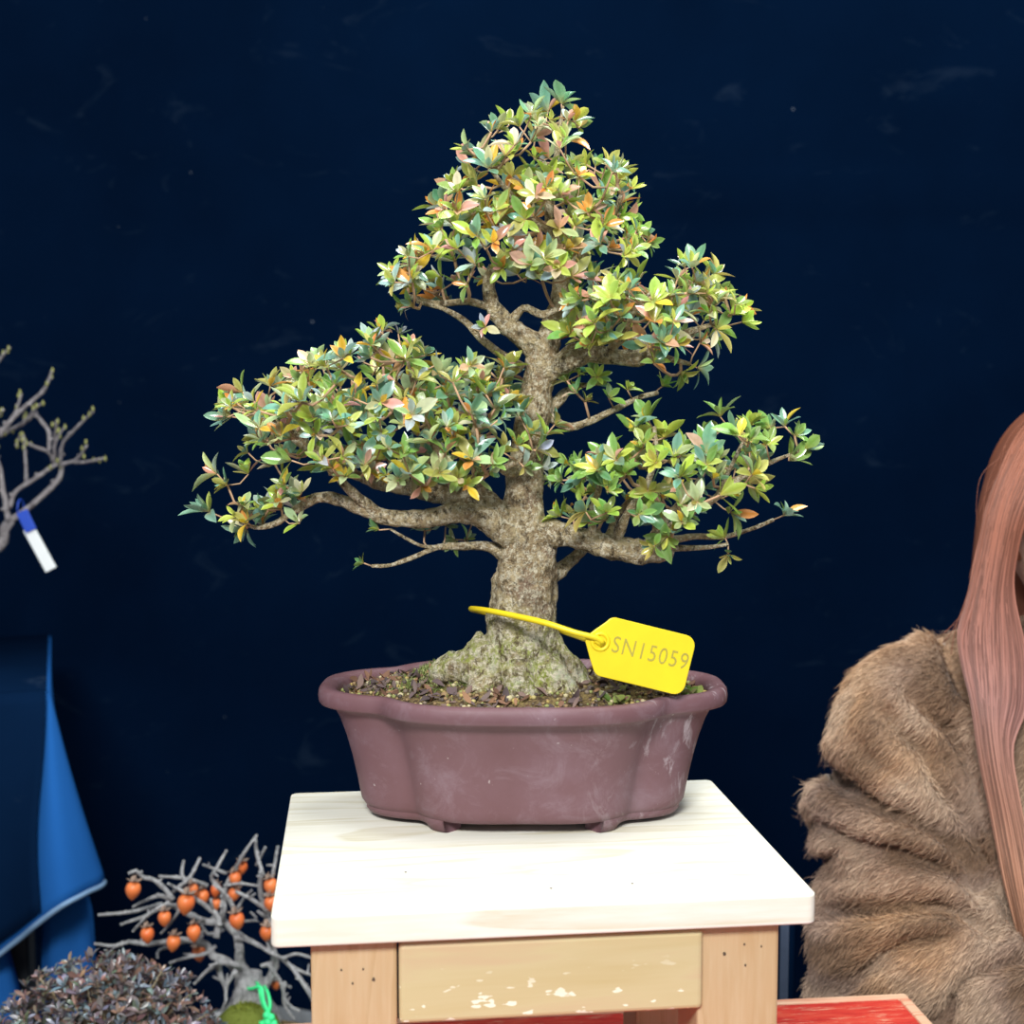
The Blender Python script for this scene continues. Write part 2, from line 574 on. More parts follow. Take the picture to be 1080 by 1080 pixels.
def pot():
    # (inset from the rim outline in metres, height)
    prof = [(0.056, 0.0095), (0.043, 0.0095), (0.0375, 0.0115), (0.0345, 0.0165), (0.0335, 0.022), (0.0312, 0.036), (0.0272, 0.056), (0.0228, 0.074), (0.0178, 0.090),
            (0.0138, 0.0985), (0.0112, 0.1025), (0.0075, 0.1035), (0.0018, 0.1042), (0.0004, 0.1062), (0.0, 0.111), (0.0006, 0.1160), (0.0028, 0.1188), (0.006, 0.1196), (0.010, 0.1192),
            (0.0138, 0.1175), (0.0160, 0.114), (0.0165, 0.108), (0.018, 0.094)]
    NS = 240
    vs = []; fs = []
    # outline with normals so that insets keep the lobes' shape
    pts = []
    for k in range(NS):
        th = 2 * math.pi * (k + 0.5) / NS
        r = pot_r(th); pts.append(Vector((r * math.cos(th), r * math.sin(th), 0)))
    def ringat(inset, z):
        out = []
        for k in range(NS):
            p = pts[k]
            R = p.length
            sc = (R - inset * (0.55 + 0.45 * R / 0.15)) / R
            out.append(Vector((p.x * sc, p.y * sc, z)))
        return out
    for (i, z) in prof: vs.extend(ringat(i, z))
    for i in range(len(prof) - 1):
        for k in range(NS):
            k2 = (k + 1) % NS
            fs.append((i * NS + k, i * NS + k2, (i + 1) * NS + k2, (i + 1) * NS + k))
    fs.append(tuple(range(NS - 1, -1, -1)))
    mb = MB(); mb.add(vs, fs)
    p = mb.build('pot', M['pot'], bonsai)
    # four feet wrapped round the notches
    corner = math.atan2(0.082, 0.127)
    for qd in range(4):
        m = MB(); n = 30; vs = []; fs = []
        for k in range(n + 1):
            td = 9 + 37.5 * k / n                      # angle inside the quadrant
            q0 = math.radians(td)
            th = {0: q0, 1: math.pi - q0, 2: math.pi + q0, 3: 2 * math.pi - q0}[qd]
            R = pot_r(th)
            base = (R - 0.0385 * (0.55 + 0.45 * R / 0.15))
            e = min(1, max(0, (td - 34) / 5)); e = e * e * (3 - 2 * e)
            bot = 0.0042 * (1 - e)
            out = 0.0022
            for (dr, z) in ((0.001, 0.0155), (-0.001 + out, 0.0095), (-0.004 + out, bot + 0.001), (-0.006, bot), (-0.020, bot), (-0.021, 0.012)):
                vs.append(((base + dr) * math.cos(th), (base + dr) * math.sin(th), z))
        for k in range(n):
            for j in range(5):
                a = k * 6 + j
                fs.append((a, a + 1, a + 7, a + 6))
        fs.append((0, 1, 2, 3, 4, 5)); fs.append(tuple(n * 6 + j for j in (5, 4, 3, 2, 1, 0)))
        m.add(vs, fs)
        m.build('pot_foot', M['pot'], p)
    return p


pot()
SOIL_Z = 0.109


def soil_h(x, y):
    r = math.hypot((x + 0.005) / 0.15, y / 0.09)
    return SOIL_Z + 0.014 * max(0, 1 - r * r * 0.8) + 0.0035 * noise.noise(Vector((x * 45, y * 45, 1)))


def soil():
    vs = []; fs = []; NR, NS = 24, 120
    for j in range(NR + 1):
        for k in range(NS):
            th = 2 * math.pi * (k + 0.5) / NS
            R = (pot_r(th) - 0.0165) * j / NR
            x, y = R * math.cos(th), R * math.sin(th)
            vs.append((x, y, soil_h(x, y)))
    for j in range(NR):
        for k in range(NS):
            k2 = (k + 1) % NS
            fs.append((j * NS + k, j * NS + k2, (j + 1) * NS + k2, (j + 1) * NS + k))
    mb = MB(); mb.add(vs, fs)
    s = mb.build('soil', M['soil'], bonsai)
    rnd = random.Random(3)
    def inside(margin=0.024):
        while True:
            x = rnd.uniform(-0.17, 0.17); y = rnd.uniform(-0.1, 0.1)
            if math.hypot(x, y) < pot_r(math.atan2(y, x)) - margin: return x, y
    # pebbles
    mb = MB()
    for _ in range(1100):
        x, y = inside(0.02)
        r = rnd.uniform(0.001, 0.0026); z = soil_h(x, y) + r * 0.5
        if rnd.random() < 0.03: r *= 1.8
        c = rnd.choice([(0.42, 0.32, 0.11), (0.45, 0.38, 0.16), (0.28, 0.19, 0.10), (0.20, 0.16, 0.12), (0.50, 0.44, 0.26), (0.14, 0.11, 0.08), (0.26, 0.28, 0.10), (0.10, 0.08, 0.07)])
        vs = []; lat = ((0, -1), (1, -0.35), (1, 0.45), (0, 1))
        ph = rnd.uniform(0, 6)
        vs.append((x, y, z - r))
        for (zz) in (-0.35, 0.45):
            for k in range(6):
                a = ph + k * math.pi / 3; q = r * rnd.uniform(0.8, 1.15) * 0.92
                vs.append((x + q * math.cos(a), y + q * math.sin(a), z + zz * r))
        vs.append((x, y, z + r * 0.85))
        fs = [(0, 1 + (k + 1) % 6, 1 + k) for k in range(6)] + [(1 + k, 1 + (k + 1) % 6, 7 + (k + 1) % 6, 7 + k) for k in range(6)] + [(13, 7 + k, 7 + (k + 1) % 6) for k in range(6)]
        mb.add(vs, fs, c)
    mb.build('soil_pebbles', M['litter'], s, kind='stuff')
    # dead leaves
    mb = MB()
    for _ in range(560):
        x, y = inside(0.026)
        if x > 0.03 and rnd.random() < 0.35: continue
        c = rnd.choice([(0.13, 0.07, 0.045), (0.20, 0.11, 0.07), (0.27, 0.15, 0.085), (0.12, 0.085, 0.085), (0.19, 0.13, 0.11), (0.08, 0.06, 0.06), (0.15, 0.11, 0.10)])
        a = rnd.uniform(0, 6.28); L = rnd.uniform(0.006, 0.0135)
        d = Vector((math.cos(a), math.sin(a), rnd.uniform(-0.1, 0.45))).normalized()
        nrm = Vector((rnd.uniform(-0.6, 0.6), rnd.uniform(-0.9, 0.3), 1))
        leaf(mb, Vector((x, y, soil_h(x, y) + rnd.uniform(0.0005, 0.003))), d, nrm, L, L * rnd.uniform(0.16, 0.28), rnd.uniform(-1.4, 1.6), rnd.uniform(-0.7, 1.2), c)
    mb.build('fallen_leaves', M['litter'], s, kind='stuff')
    # moss tufts behind the trunk's left side
    mb = MB()
    for _ in range(1500):
        if rnd.random() < 0.6: x, y = rnd.gauss(-0.075, 0.018), rnd.gauss(0.045, 0.018)
        else: x, y = rnd.gauss(-0.07, 0.03), rnd.gauss(-0.01, 0.022)
        if math.hypot(x, y) > pot_r(math.atan2(y, x)) - 0.02: continue
        up = max(0.0, 1 - math.hypot(x + 0.075, y - 0.045) / 0.035) * 0.012
        b = Vector((x, y, soil_h(x, y) + up)); h = rnd.uniform(0.002, 0.006)
        t = b + Vector((rnd.gauss(0, 0.0025), rnd.gauss(0, 0.0025), h))
        w = Vector((rnd.uniform(-1, 1), rnd.uniform(-1, 1), 0)).normalized() * 0.0011
        g = rnd.uniform(0.6, 1.3)
        mb.add([b - w, b + w, t], [(0, 1, 2)], (0.15 * g, 0.19 * g, 0.055 * g) if rnd.random() < .75 else (0.34 * g, 0.38 * g, 0.16 * g))
    mb.build('moss_tufts', M['moss'], s, kind='stuff')
    # little weed on the right
    for (wx, wy) in ((0.080, -0.062), (0.145, -0.035)):
        mb = MB()
        for k in range(9):
            a = rnd.uniform(0, 6.28)
            d = Vector((math.cos(a), math.sin(a), 0.6)).normalized()
            bb = Vector((wx + rnd.gauss(0, 0.004), wy + rnd.gauss(0, 0.004), soil_h(wx, wy) + 0.002))
            leaf(mb, bb, d, Vector((0, -0.3, 1)), rnd.uniform(0.008, 0.014), 0.0042, 0.3, 0.2, rnd.choice([(0.16, 0.26, 0.05), (0.25, 0.30, 0.08), (0.30, 0.28, 0.12)]))
        mb.build('weed_sprout', M['leaf'], s)


LW_PROF = [0.12, 0.45, 0.78, 1.0, 0.95, 0.66, 0.04]


def leaf(mb, base, d, nrm, L, W, curl, fold, col, seg=6, petiole=False):
    d = d.normalized()
    s = d.cross(nrm)
    if s.length < 1e-4: s = d.orthogonal()
    s.normalize()
    n = s.cross(d).normalized()
    vs = []; fs = []; cs = []
    step = 6 // seg
    prof = LW_PROF[::step]
    m = len(prof)
    for i, w in enumerate(prof):
        t = i / (m - 1)
        c = base + d * (L * t) + n * (curl * L * t * t * 0.5)
        ww = W * w
        vs += [c - s * ww + n * fold * ww, c, c + s * ww + n * fold * ww]
        k = 1.0
        if petiole:
            y = max(0.0, 1 - t * 2.6) * 0.55
            e = tuple(min(0.95, c_ * 1.18 + 0.07) for c_ in col)
            b0 = (0.60, 0.40, 0.09)
            cc_ = tuple(col[q] * (1 - y) + b0[q] * y for q in range(3)); ee_ = tuple(e[q] * (1 - y) + b0[q] * y for q in range(3))
            cs += [ee_, cc_, ee_]
        else: cs += [col, col, col]
    for i in range(m - 1):
        a = i * 3
        fs += [(a, a + 1, a + 4, a + 3), (a + 1, a + 2, a + 5, a + 4)]
    mb.add(vs, fs, cs)


soil()
TY = PC.y - 0.002     # depth of the trunk


def T(px, py, dy=0.0): return at(px, py, TY + dy)


PXM = TY / F          # metres per pixel at the trunk


def path(pts, step=0.004):
    """pts: (px, py, depth offset, radius in pixels)"""
    return catmull([(T(p[0], p[1], p[2]), p[3] * PXM) for p in pts], step)


def trunk():
    mb = MB()
    base = [(550, 750, 0, 70), (549, 731, 0, 63), (548, 712, 0, 55), (549, 692, 0, 45), (549, 668, 0, 38), (550, 640, 0, 35), (554, 610, 0, 32), (556, 585, 0, 31),
            (553, 558, 0, 27), (552, 530, 0, 22), (554, 500, 0.002, 19), (558, 470, 0.004, 18), (563, 440, 0.004, 17), (567, 410, 0.004, 16), (571, 382, 0.004, 18), (574, 364, 0.004, 16)]
    def sh(u, a):
        fl = max(0, 1 - u * 4.2)
        return 1 + fl * (0.16 * math.sin(5 * a + 0.6) + 0.10 * math.sin(8 * a + 2 + 3 * u)) + 0.05 * math.sin(3 * a + u * 9)
    tube(mb, path(base, 0.0025), 56, rough=0.15, freq=55, shape=sh)
    # surface roots
    for pts in ([(522, 690, -0.008, 26), (500, 703, -0.012, 24), (478, 705, -0.010, 18), (456, 712, -0.006, 9)],
                [(525, 705, -0.02, 20), (505, 728, -0.035, 14), (488, 742, -0.045, 6)],
                [(545, 705, -0.03, 20), (548, 735, -0.048, 15), (550, 752, -0.055, 7)],
                [(575, 700, -0.02, 20), (592, 722, -0.035, 15), (604, 745, -0.045, 8)],
                [(580, 692, 0, 18), (604, 708, -0.008, 14), (622, 728, -0.015, 6)],
                [(560, 690, 0.02, 22), (585, 710, 0.04, 14), (610, 720, 0.05, 6)],
                [(525, 690, 0.02, 20), (500, 705, 0.04, 14), (480, 712, 0.05, 6)]):
        tube(mb, path(pts, 0.003), 20, rough=0.28, freq=75)
    t = mb.build('trunk', M['bark'], bonsai, PC)
    # fork limbs of the crown
    return t


trunk_o = trunk()

# leaf colours (reflectances of the living leaves; the blue-green paints in glossy sky reflection)
LIME = (0.42, 0.55, 0.07); GREEN = (0.22, 0.40, 0.07); DEEP = (0.09, 0.23, 0.08); BLUEG = (0.16, 0.35, 0.24)
SAGE = (0.40, 0.50, 0.23); CREAM = (0.66, 0.62, 0.38); YELL = (0.80, 0.52, 0.03); ORNG = (0.80, 0.31, 0.05); PINK = (0.70, 0.36, 0.27); RUST = (0.46, 0.24, 0.12); OLIVE = (0.42, 0.42, 0.09); SILV = (0.44, 0.56, 0.54)
PAL = {
    'top': [(LIME, 26), (GREEN, 18), (SAGE, 16), (BLUEG, 18), (OLIVE, 14), (SILV, 8)],
    'left': [(LIME, 22), (GREEN, 12), (SAGE, 20), (BLUEG, 24), (OLIVE, 14), (SILV, 12)],
    'right': [(LIME, 26), (GREEN, 34), (DEEP, 8), (SAGE, 10), (BLUEG, 18), (OLIVE, 8)],
}
ACC = {'top': [(CREAM, 8), (YELL, 6), (ORNG, 9), (PINK, 12), (RUST, 3)], 'left': [(CREAM, 8), (YELL, 10), (ORNG, 5), (PINK, 9), (RUST, 2)], 'right': [(YELL, 6), (ORNG, 2), (PINK, 2), (CREAM, 3)], 'shrub': [((0.26, 0.16, 0.12), 1), ((0.22, 0.12, 0.09), 1)]}
ACCP = {'top': 0.20, 'left': 0.17, 'right': 0.06, 'shrub': 0.15}


def pick(pal, rnd):
    tot = sum(w for _, w in pal); x = rnd.uniform(0, tot)
    for c, w in pal:
        x -= w
        if x <= 0: break
    g = rnd.uniform(0.8, 1.2)
    return tuple(min(0.95, q * g * rnd.uniform(0.92, 1.08)) for q in c)


def rosette(mb, p, axis, rnd, size, pal, n=None, seg=6):
    axis = axis.normalized()
    u = axis.orthogonal().normalized(); v = axis.cross(u)
    n = n or rnd.randint(6, 9)
    ph = rnd.uniform(0, 6.28)
    main = pick(PAL[pal], rnd)
    ap = ACCP[pal] * rnd.choice([0.3, 0.6, 1.0, 2.2])
    for k in range(n):
        a = ph + k * 2.4 + rnd.uniform(-0.3, 0.3)
        inner = k / n
        el = math.radians(rnd.uniform(8, 44) + 42 * inner)     # inner leaves stand up
        rad = u * math.cos(a) + v * math.sin(a)
        d = rad * math.cos(el) + axis * math.sin(el)
        nrm = axis * math.cos(el) - rad * math.sin(el)
        L = size * rnd.uniform(0.72, 1.2) * (1.0 if inner < 0.6 else 0.72)
        col = main if rnd.random() < 0.5 else pick(PAL[pal], rnd)
        if rnd.random() < ap: col = pick(ACC[pal], rnd)
        col = tuple(min(0.95, c * rnd.uniform(0.88, 1.12)) for c in col)
        leaf(mb, p + d * 0.001, d, nrm, L, L * rnd.uniform(0.17, 0.245), rnd.uniform(-0.9, 0.5), rnd.uniform(0.1, 0.75), col, seg, petiole=(pal != 'shrub'))


def inpoly(x, y, poly):
    r = False; j = len(poly) - 1
    for i in range(len(poly)):
        xi, yi = poly[i]; xj, yj = poly[j]
        if (yi > y) != (yj > y) and x < (xj - xi) * (y - yi) / (yj - yi) + xi: r = not r
        j = i
    return r


def grow(branch_mb, skeleton, targets, rnd, tipr=0.0007, seglen=0.009, lift=0.35):
    """connect every target to the nearest wood, nearest first"""
    nodes = [(p, -1) for p in skeleton]
    ns = len(nodes)
    def near(t):
        b, bd = 0, 1e9
        for i, (q, _) in enumerate(nodes):
            dv = t - q
            dd = dv.length + max(0, -dv.z) * 0.9
            if dd < bd: b, bd = i, dd
        return b, bd
    order = sorted(targets, key=lambda t: min((t - p).length for p in skeleton))
    chains = []
    for t in order:
        i, d = near(t)
        a = nodes[i][0]
        k = max(1, int((t - a).length / seglen))
        ids = [i]
        L = (t - a).length
        side = Vector((rnd.uniform(-1, 1), rnd.uniform(-1, 1), rnd.uniform(-0.6, 0.2))) * L * 0.12
        for s in range(1, k + 1):
            f = s / k
            q = a.lerp(t, f) + side * math.sin(math.pi * f) - Vector((0, 0, lift * L * 0.35 * math.sin(math.pi * f)))
            nodes.append((q, ids[-1])); ids.append(len(nodes) - 1)
        chains.append(ids)
    cnt = [0] * len(nodes)
    for ids in chains:
        i = ids[-1]
        while i >= 0:
            cnt[i] += 1; i = nodes[i][1]
    for ids in chains:
        pts = []
        for j, i in enumerate(ids):
            c = cnt[ids[1]] if j == 0 else cnt[i]
            pts.append((nodes[i][0], tipr * (max(1, c) ** 0.42)))
        g = rnd.uniform(0.8, 1.15)
        cA = (0.38 * g, 0.27 * g, 0.17 * g); cB = (0.52 * g, 0.32 * g, 0.19 * g)
        tube(branch_mb, pts, 5, col=lambda u: tuple(cA[q] + (cB[q] - cA[q]) * u for q in range(3)), mat=1)
    dirs = []
    for ids in chains:
        d = nodes[ids[-1]][0] - nodes[ids[-2]][0]
        dirs.append(d.normalized())
    return [nodes[c[-1]][0] for c in chains], dirs


def foliage_pad(name_wood, wood, twigs_poly, tips, rnd_seed, pal, depth, spacing, size, bias=Vector((0, -0.25, 0.9)), nfill=400, back=0.0, parent=bonsai, seg=6, centre=None):
    """wood: list of branch paths (pixel tuples); tips: explicit rosettes (px,py,dy[,size]); polygons filled at random"""
    rnd = random.Random(rnd_seed)
    bm = MB()
    skel = []
    for w in wood:
        pth = path(w, 0.004)
        big = w[0][3] > 5
        tube(bm, pth, 18 if big else 8, rough=0.24 if big else 0.18, freq=85, mat=0, col=(0.38, 0.30, 0.2))
        s0 = 0.25 if big else 0.1
        skel += [p for i, (p, r) in enumerate(pth) if i > len(pth) * s0][::2]
    targets = []; sizes = {}
    for t in tips:
        p = T(t[0], t[1], t[2]); targets.append(p)
    pts2 = [(t[0], t[1], t[2]) for t in tips]
    for poly, dep, n in twigs_poly:
        xs = [p[0] for p in poly]; ys = [p[1] for p in poly]
        tries = 0; made = 0
        while made < n and tries < n * 60:
            tries += 1
            x, y = rnd.uniform(min(xs), max(xs)), rnd.uniform(min(ys), max(ys))
            if not inpoly(x, y, poly): continue
            dy = rnd.uniform(dep[0], dep[1])
            q = T(x, y, dy)
            if any((q - o).length < spacing for o in targets): continue
            targets.append(q); made += 1
    ends, dirs = grow(bm, skel, targets, rnd)
    br = bm.build(name_wood, [M['bark_upper'], M['twig']], parent, PC)
    fm = MB()
    cen = sum(ends, Vector((0, 0, 0))) / len(ends)
    for p, d in zip(ends, dirs):
        out = (p - cen); out.z *= 0.6
        out = out.normalized() if out.length > 1e-6 else Vector((0, 0, 1))
        ax = d * 0.45 + bias * 0.55 + out * 0.5 + Vector((rnd.gauss(0, .28), rnd.gauss(0, .28), rnd.gauss(0, .2)))
        rosette(fm, p, ax, rnd, size * rnd.uniform(0.70, 1.25), pal, seg=seg)
    fm.build('foliage', M['leaf'], br, PC)
    return br


# crown
foliage_pad('branch', [
    [(572, 372, 0.004, 15), (556, 358, 0.0, 13), (536, 344, -0.004, 10), (522, 326, -0.006, 9), (515, 305, -0.006, 7), (520, 280, -0.004, 5)],
    [(574, 372, 0.004, 14), (583, 345, 0.004, 12), (590, 318, 0.004, 10), (592, 285, 0.004, 8), (584, 250, 0.004, 6.5), (580, 215, 0.0, 5), (586, 175, 0.0, 4), (590, 140, 0.0, 2.5), (594, 112, 0, 1.6)],
    [(536, 344, -0.004, 6), (552, 325, -0.012, 4), (574, 332, -0.02, 4), (600, 318, -0.025, 3)],
    [(592, 290, 0.004, 5), (620, 262, -0.004, 4), (645, 232, -0.006, 3), (655, 205, -0.006, 2)],
    [(522, 326, -0.006, 5), (495, 318, -0.012, 4), (460, 320, -0.014, 3.2), (430, 312, -0.016, 2.4)],
    [(584, 250, 0.004, 4), (555, 222, 0.0, 3.5), (530, 195, -0.004, 2.6), (512, 170, -0.006, 1.8)],
    [(551, 388, 0.0, 6), (530, 374, -0.006, 4.5), (508, 358, -0.012, 4), (492, 340, -0.016, 3.4), (468, 326, -0.02, 2.6), (440, 318, -0.02, 2)]],
    [([(590, 105), (622, 120), (604, 150), (612, 172), (645, 172), (668, 200), (660, 225), (686, 255), (660, 275), (640, 285), (600, 296), (560, 300), (528, 305), (500, 318), (470, 318), (434, 326), (408, 294), (432, 268), (470, 258), (456, 222), (474, 190), (500, 194), (488, 160), (512, 132), (545, 122), (568, 116)], (-0.07, 0.065), 160)],
    [(592, 110, 0), (606, 128, -0.004), (566, 128, 0.004), (548, 134, -0.006), (518, 140, 0), (494, 158, -0.005), (478, 192, 0), (504, 196, -0.01), (470, 216, -0.01), (480, 240, -0.01), (650, 182, -0.006), (664, 200, -0.01), (634, 200, -0.015), (652, 230, -0.01), (682, 256, -0.006), (660, 264, -0.02), (655, 215, 0.01),
     (422, 292, -0.01), (436, 280, -0.02), (430, 305, -0.015), (428, 322, -0.01), (448, 270, 0), (512, 345, -0.03), (560, 150, -0.01), (540, 165, -0.015), (575, 185, -0.02), (600, 190, -0.015), (620, 225, -0.03)],
    11, 'top', 0.06, 0.0116, 0.0182)
# right upper branch
foliage_pad('branch', [
    [(572, 394, 0.002, 13), (588, 386, -0.004, 12), (604, 376, -0.010, 12), (622, 372, -0.012, 11), (645, 376, -0.012, 9), (672, 378, -0.014, 8), (694, 368, -0.018, 6), (715, 355, -0.02, 4.5), (740, 346, -0.02, 3), (765, 338, -0.02, 2)],
    [(640, 375, -0.012, 6), (655, 355, -0.02, 4), (668, 330, -0.03, 3), (690, 305, -0.03, 2)],
    [(625, 372, -0.01, 6), (640, 350, 0.01, 4), (655, 325, 0.03, 3)],
    [(690, 372, -0.016, 4), (712, 380, -0.02, 3), (728, 384, -0.02, 2)]],
    [([(604, 300), (640, 288), (690, 305), (710, 278), (752, 285), (768, 312), (790, 335), (768, 350), (735, 365), (700, 370), (660, 362), (600, 362), (592, 335)], (-0.08, 0.06), 85)],
    [(722, 282, -0.02), (752, 290, -0.01), (765, 316, -0.02), (782, 340, -0.02), (770, 332, -0.03), (738, 362, -0.02), (735, 388, -0.02), (718, 392, -0.025), (690, 383, -0.05), (640, 350, -0.05), (615, 345, -0.045), (625, 362, -0.05), (645, 300, -0.02), (690, 340, -0.06), (715, 325, -0.05)],
    12, 'top', 0.06, 0.0116, 0.0188)
# thin mid right branch, behind
foliage_pad('branch', [
    [(570, 432, 0.006, 6), (598, 450, 0.012, 4.2), (622, 444, 0.014, 3.8), (648, 432, 0.012, 3.4), (672, 420, 0.01, 3), (694, 414, 0.008, 2.4)],
    [(572, 440, 0.01, 8), (586, 425, 0.018, 7), (600, 412, 0.02, 4), (622, 405, 0.02, 2)]],
    [([(590, 390), (630, 388), (640, 405), (600, 420)], (0.0, 0.03), 6)],
    [(698, 408, 0.008), (662, 412, 0.0), (642, 420, 0.004), (617, 424, 0.006), (610, 396, 0.0), (630, 398, 0.0), (598, 402, 0.0)],
    13, 'right', 0.03, 0.012, 0.0150)
# main left branch
LEFTW = [
    [(546, 566, -0.006, 19), (528, 556, -0.014, 16), (508, 544, -0.02, 13), (484, 540, -0.022, 11), (458, 546, -0.02, 10), (430, 547, -0.018, 9.5), (404, 545, -0.018, 8.5), (382, 536, -0.02, 8), (360, 528, -0.02, 7), (335, 525, -0.02, 5.5), (312, 538, -0.02, 4), (290, 552, -0.02, 3.2), (268, 556, -0.02, 2.4), (246, 545, -0.02, 1.6)],
    [(530, 545, -0.008, 15), (512, 530, -0.012, 12), (484, 524, -0.012, 12), (455, 520, -0.01, 10), (430, 514, -0.004, 9), (405, 510, 0.002, 8), (380, 502, 0.01, 6), (350, 490, 0.015, 5), (320, 470, 0.012, 4), (295, 452, 0.01, 3), (268, 438, 0.006, 2)],
    [(404, 545, -0.018, 6), (372, 520, -0.03, 5), (345, 490, -0.04, 4), (318, 462, -0.045, 3), (285, 440, -0.04, 2)],
    [(484, 524, -0.012, 7), (470, 495, -0.02, 5), (455, 460, -0.02, 4), (440, 420, -0.015, 3), (430, 380, -0.01, 2)],
    [(430, 514, -0.004, 6), (410, 480, 0.0, 4.5), (390, 440, 0.005, 3.5), (380, 400, 0.005, 2.2)],
    [(405, 510, 0.002, 5), (375, 470, 0.02, 4), (345, 425, 0.03, 3)],
    [(512, 530, -0.012, 6), (505, 500, -0.02, 4), (500, 460, -0.03, 3), (505, 420, -0.02, 2)],
    [(545, 500, -0.015, 5), (530, 495, -0.03, 4), (550, 485, -0.045, 3), (562, 475, -0.05, 2)]]
foliage_pad('branch', LEFTW,
    [([(236, 424), (262, 416), (300, 398), (330, 382), (365, 372), (400, 345), (424, 350), (448, 370), (480, 385), (532, 388), (538, 420), (532, 460), (515, 500), (480, 512), (430, 500), (370, 505), (330, 492), (300, 486), (268, 458), (240, 442)], (-0.09, 0.08), 225),
     ([(250, 540), (300, 520), (345, 515), (300, 548), (260, 565)], (-0.04, 0.0), 14)],
    [(242, 428, 0), (256, 414, -0.01), (240, 440, -0.005), (270, 455, -0.02), (262, 478, -0.02), (290, 490, -0.03), (229, 500, -0.02), (240, 512, -0.02), (221, 540, -0.02), (262, 500, -0.02), (256, 535, -0.03), (262, 552, -0.035), (250, 545, -0.03), (300, 512, -0.03), (318, 520, -0.04), (316, 552, -0.03),
     (404, 350, 0), (420, 352, -0.01), (392, 362, -0.01), (362, 376, 0), (340, 380, 0.01), (310, 398, 0), (285, 408, -0.01), (448, 375, -0.01), (460, 385, -0.01), (490, 392, 0), (515, 390, 0), (535, 395, 0.01), (535, 420, 0),
     (425, 480, -0.075), (432, 500, -0.07), (470, 478, -0.075), (498, 486, -0.075), (482, 505, -0.07), (492, 512, -0.065), (455, 465, -0.075), (558, 458, -0.05), (565, 475, -0.055), (545, 470, -0.05), (575, 460, -0.05), (552, 492, -0.052), (585, 448, -0.045), (570, 494, -0.05), (532, 478, -0.05), (515, 500, -0.06), (458, 500, -0.066), (445, 512, -0.05), (505, 470, -0.07), (420, 505, -0.05), (548, 440, -0.045), (440, 430, -0.07), (400, 440, -0.075), (360, 450, -0.07), (330, 440, -0.065), (372, 420, -0.06)],
    14, 'left', 0.08, 0.0115, 0.0186)
# low thin branch on the left
foliage_pad('branch', [
    [(536, 590, 0.0, 9), (524, 580, -0.004, 7), (508, 576, -0.006, 5), (484, 576, -0.008, 4.2), (462, 577, -0.01, 3.4), (440, 586, -0.012, 2.6), (412, 596, -0.012, 2.2), (392, 597, -0.012, 1.8)],
    [(470, 577, -0.01, 2.6), (446, 576, -0.014, 2), (425, 566, -0.016, 1.7), (412, 558, -0.016, 1.4)]],
    [([(440, 555), (500, 552), (500, 570), (450, 572)], (-0.01, 0.02), 4)],
    [(384, 594, -0.012), (400, 559, -0.016), (470, 556, 0.0), (448, 560, 0.0)],
    15, 'right', 0.02, 0.010, 0.0125, bias=Vector((-0.5, 0, 0.6)))
# right main branch
foliage_pad('branch', [
    [(566, 566, -0.006, 17), (586, 562, -0.012, 14), (606, 566, -0.016, 12), (626, 572, -0.018, 12), (648, 578, -0.02, 13), (672, 582, -0.022, 13), (694, 582, -0.022, 11), (708, 580, -0.022, 9)],
    [(686, 574, -0.024, 8), (706, 558, -0.03, 5), (730, 540, -0.034, 4), (756, 524, -0.034, 3.4), (784, 502, -0.03, 3), (812, 488, -0.03, 2.4), (842, 476, -0.03, 1.7)],
    [(700, 572, -0.02, 6), (730, 566, -0.012, 3.6), (762, 566, -0.01, 2.8), (792, 558, -0.01, 2.2), (816, 548, -0.01, 1.8)],
    [(700, 578, -0.024, 4), (724, 578, -0.026, 3), (748, 577, -0.026, 2.4), (768, 574, -0.026, 1.8)],
    [(650, 572, -0.02, 6), (660, 545, -0.03, 4.5), (680, 515, -0.034, 3.6), (692, 480, -0.034, 2.6), (690, 450, -0.03, 1.8)],
    [(626, 568, -0.018, 5), (624, 540, -0.03, 4), (632, 510, -0.04, 3), (620, 480, -0.045, 2)],
    [(684, 572, -0.02, 5), (704, 545, 0.0, 4), (735, 510, 0.015, 3), (756, 470, 0.01, 2)],
    [(640, 572, -0.01, 5), (650, 545, 0.02, 3.6), (670, 520, 0.035, 2.4)],
    [(756, 524, -0.034, 2.6), (772, 490, -0.034, 2.2), (786, 462, -0.03, 1.6)],
    [(576, 612, 0.012, 9), (592, 600, 0.022, 8), (612, 582, 0.03, 6), (632, 560, 0.035, 4)]],
    [([(586, 496), (640, 478), (680, 455), (712, 470), (760, 448), (788, 455), (800, 480), (800, 505), (770, 525), (740, 545), (705, 560), (650, 550), (600, 545), (585, 525)], (-0.08, 0.06), 85)],
    [(848, 474, -0.03), (838, 460, -0.03), (828, 450, -0.025), (812, 452, -0.02), (790, 450, -0.02), (760, 440, -0.015), (775, 455, -0.03), (808, 470, -0.035), (832, 486, -0.03), (796, 515, -0.035), (770, 540, -0.04), (826, 544, -0.01), (765, 568, -0.024), (768, 584, -0.024), (704, 566, -0.05), (690, 576, -0.055), (710, 560, -0.05), (684, 444, -0.03), (668, 455, -0.03), (700, 462, -0.02),
     (614, 505, -0.06), (630, 498, -0.06), (640, 515, -0.065), (618, 540, -0.06), (600, 490, -0.045), (592, 545, -0.02), (605, 548, -0.02), (622, 550, -0.03), (660, 500, -0.06), (740, 490, -0.05), (752, 505, -0.05), (640, 548, -0.04), (720, 500, -0.05)],
    16, 'right', 0.06, 0.0118, 0.0188)


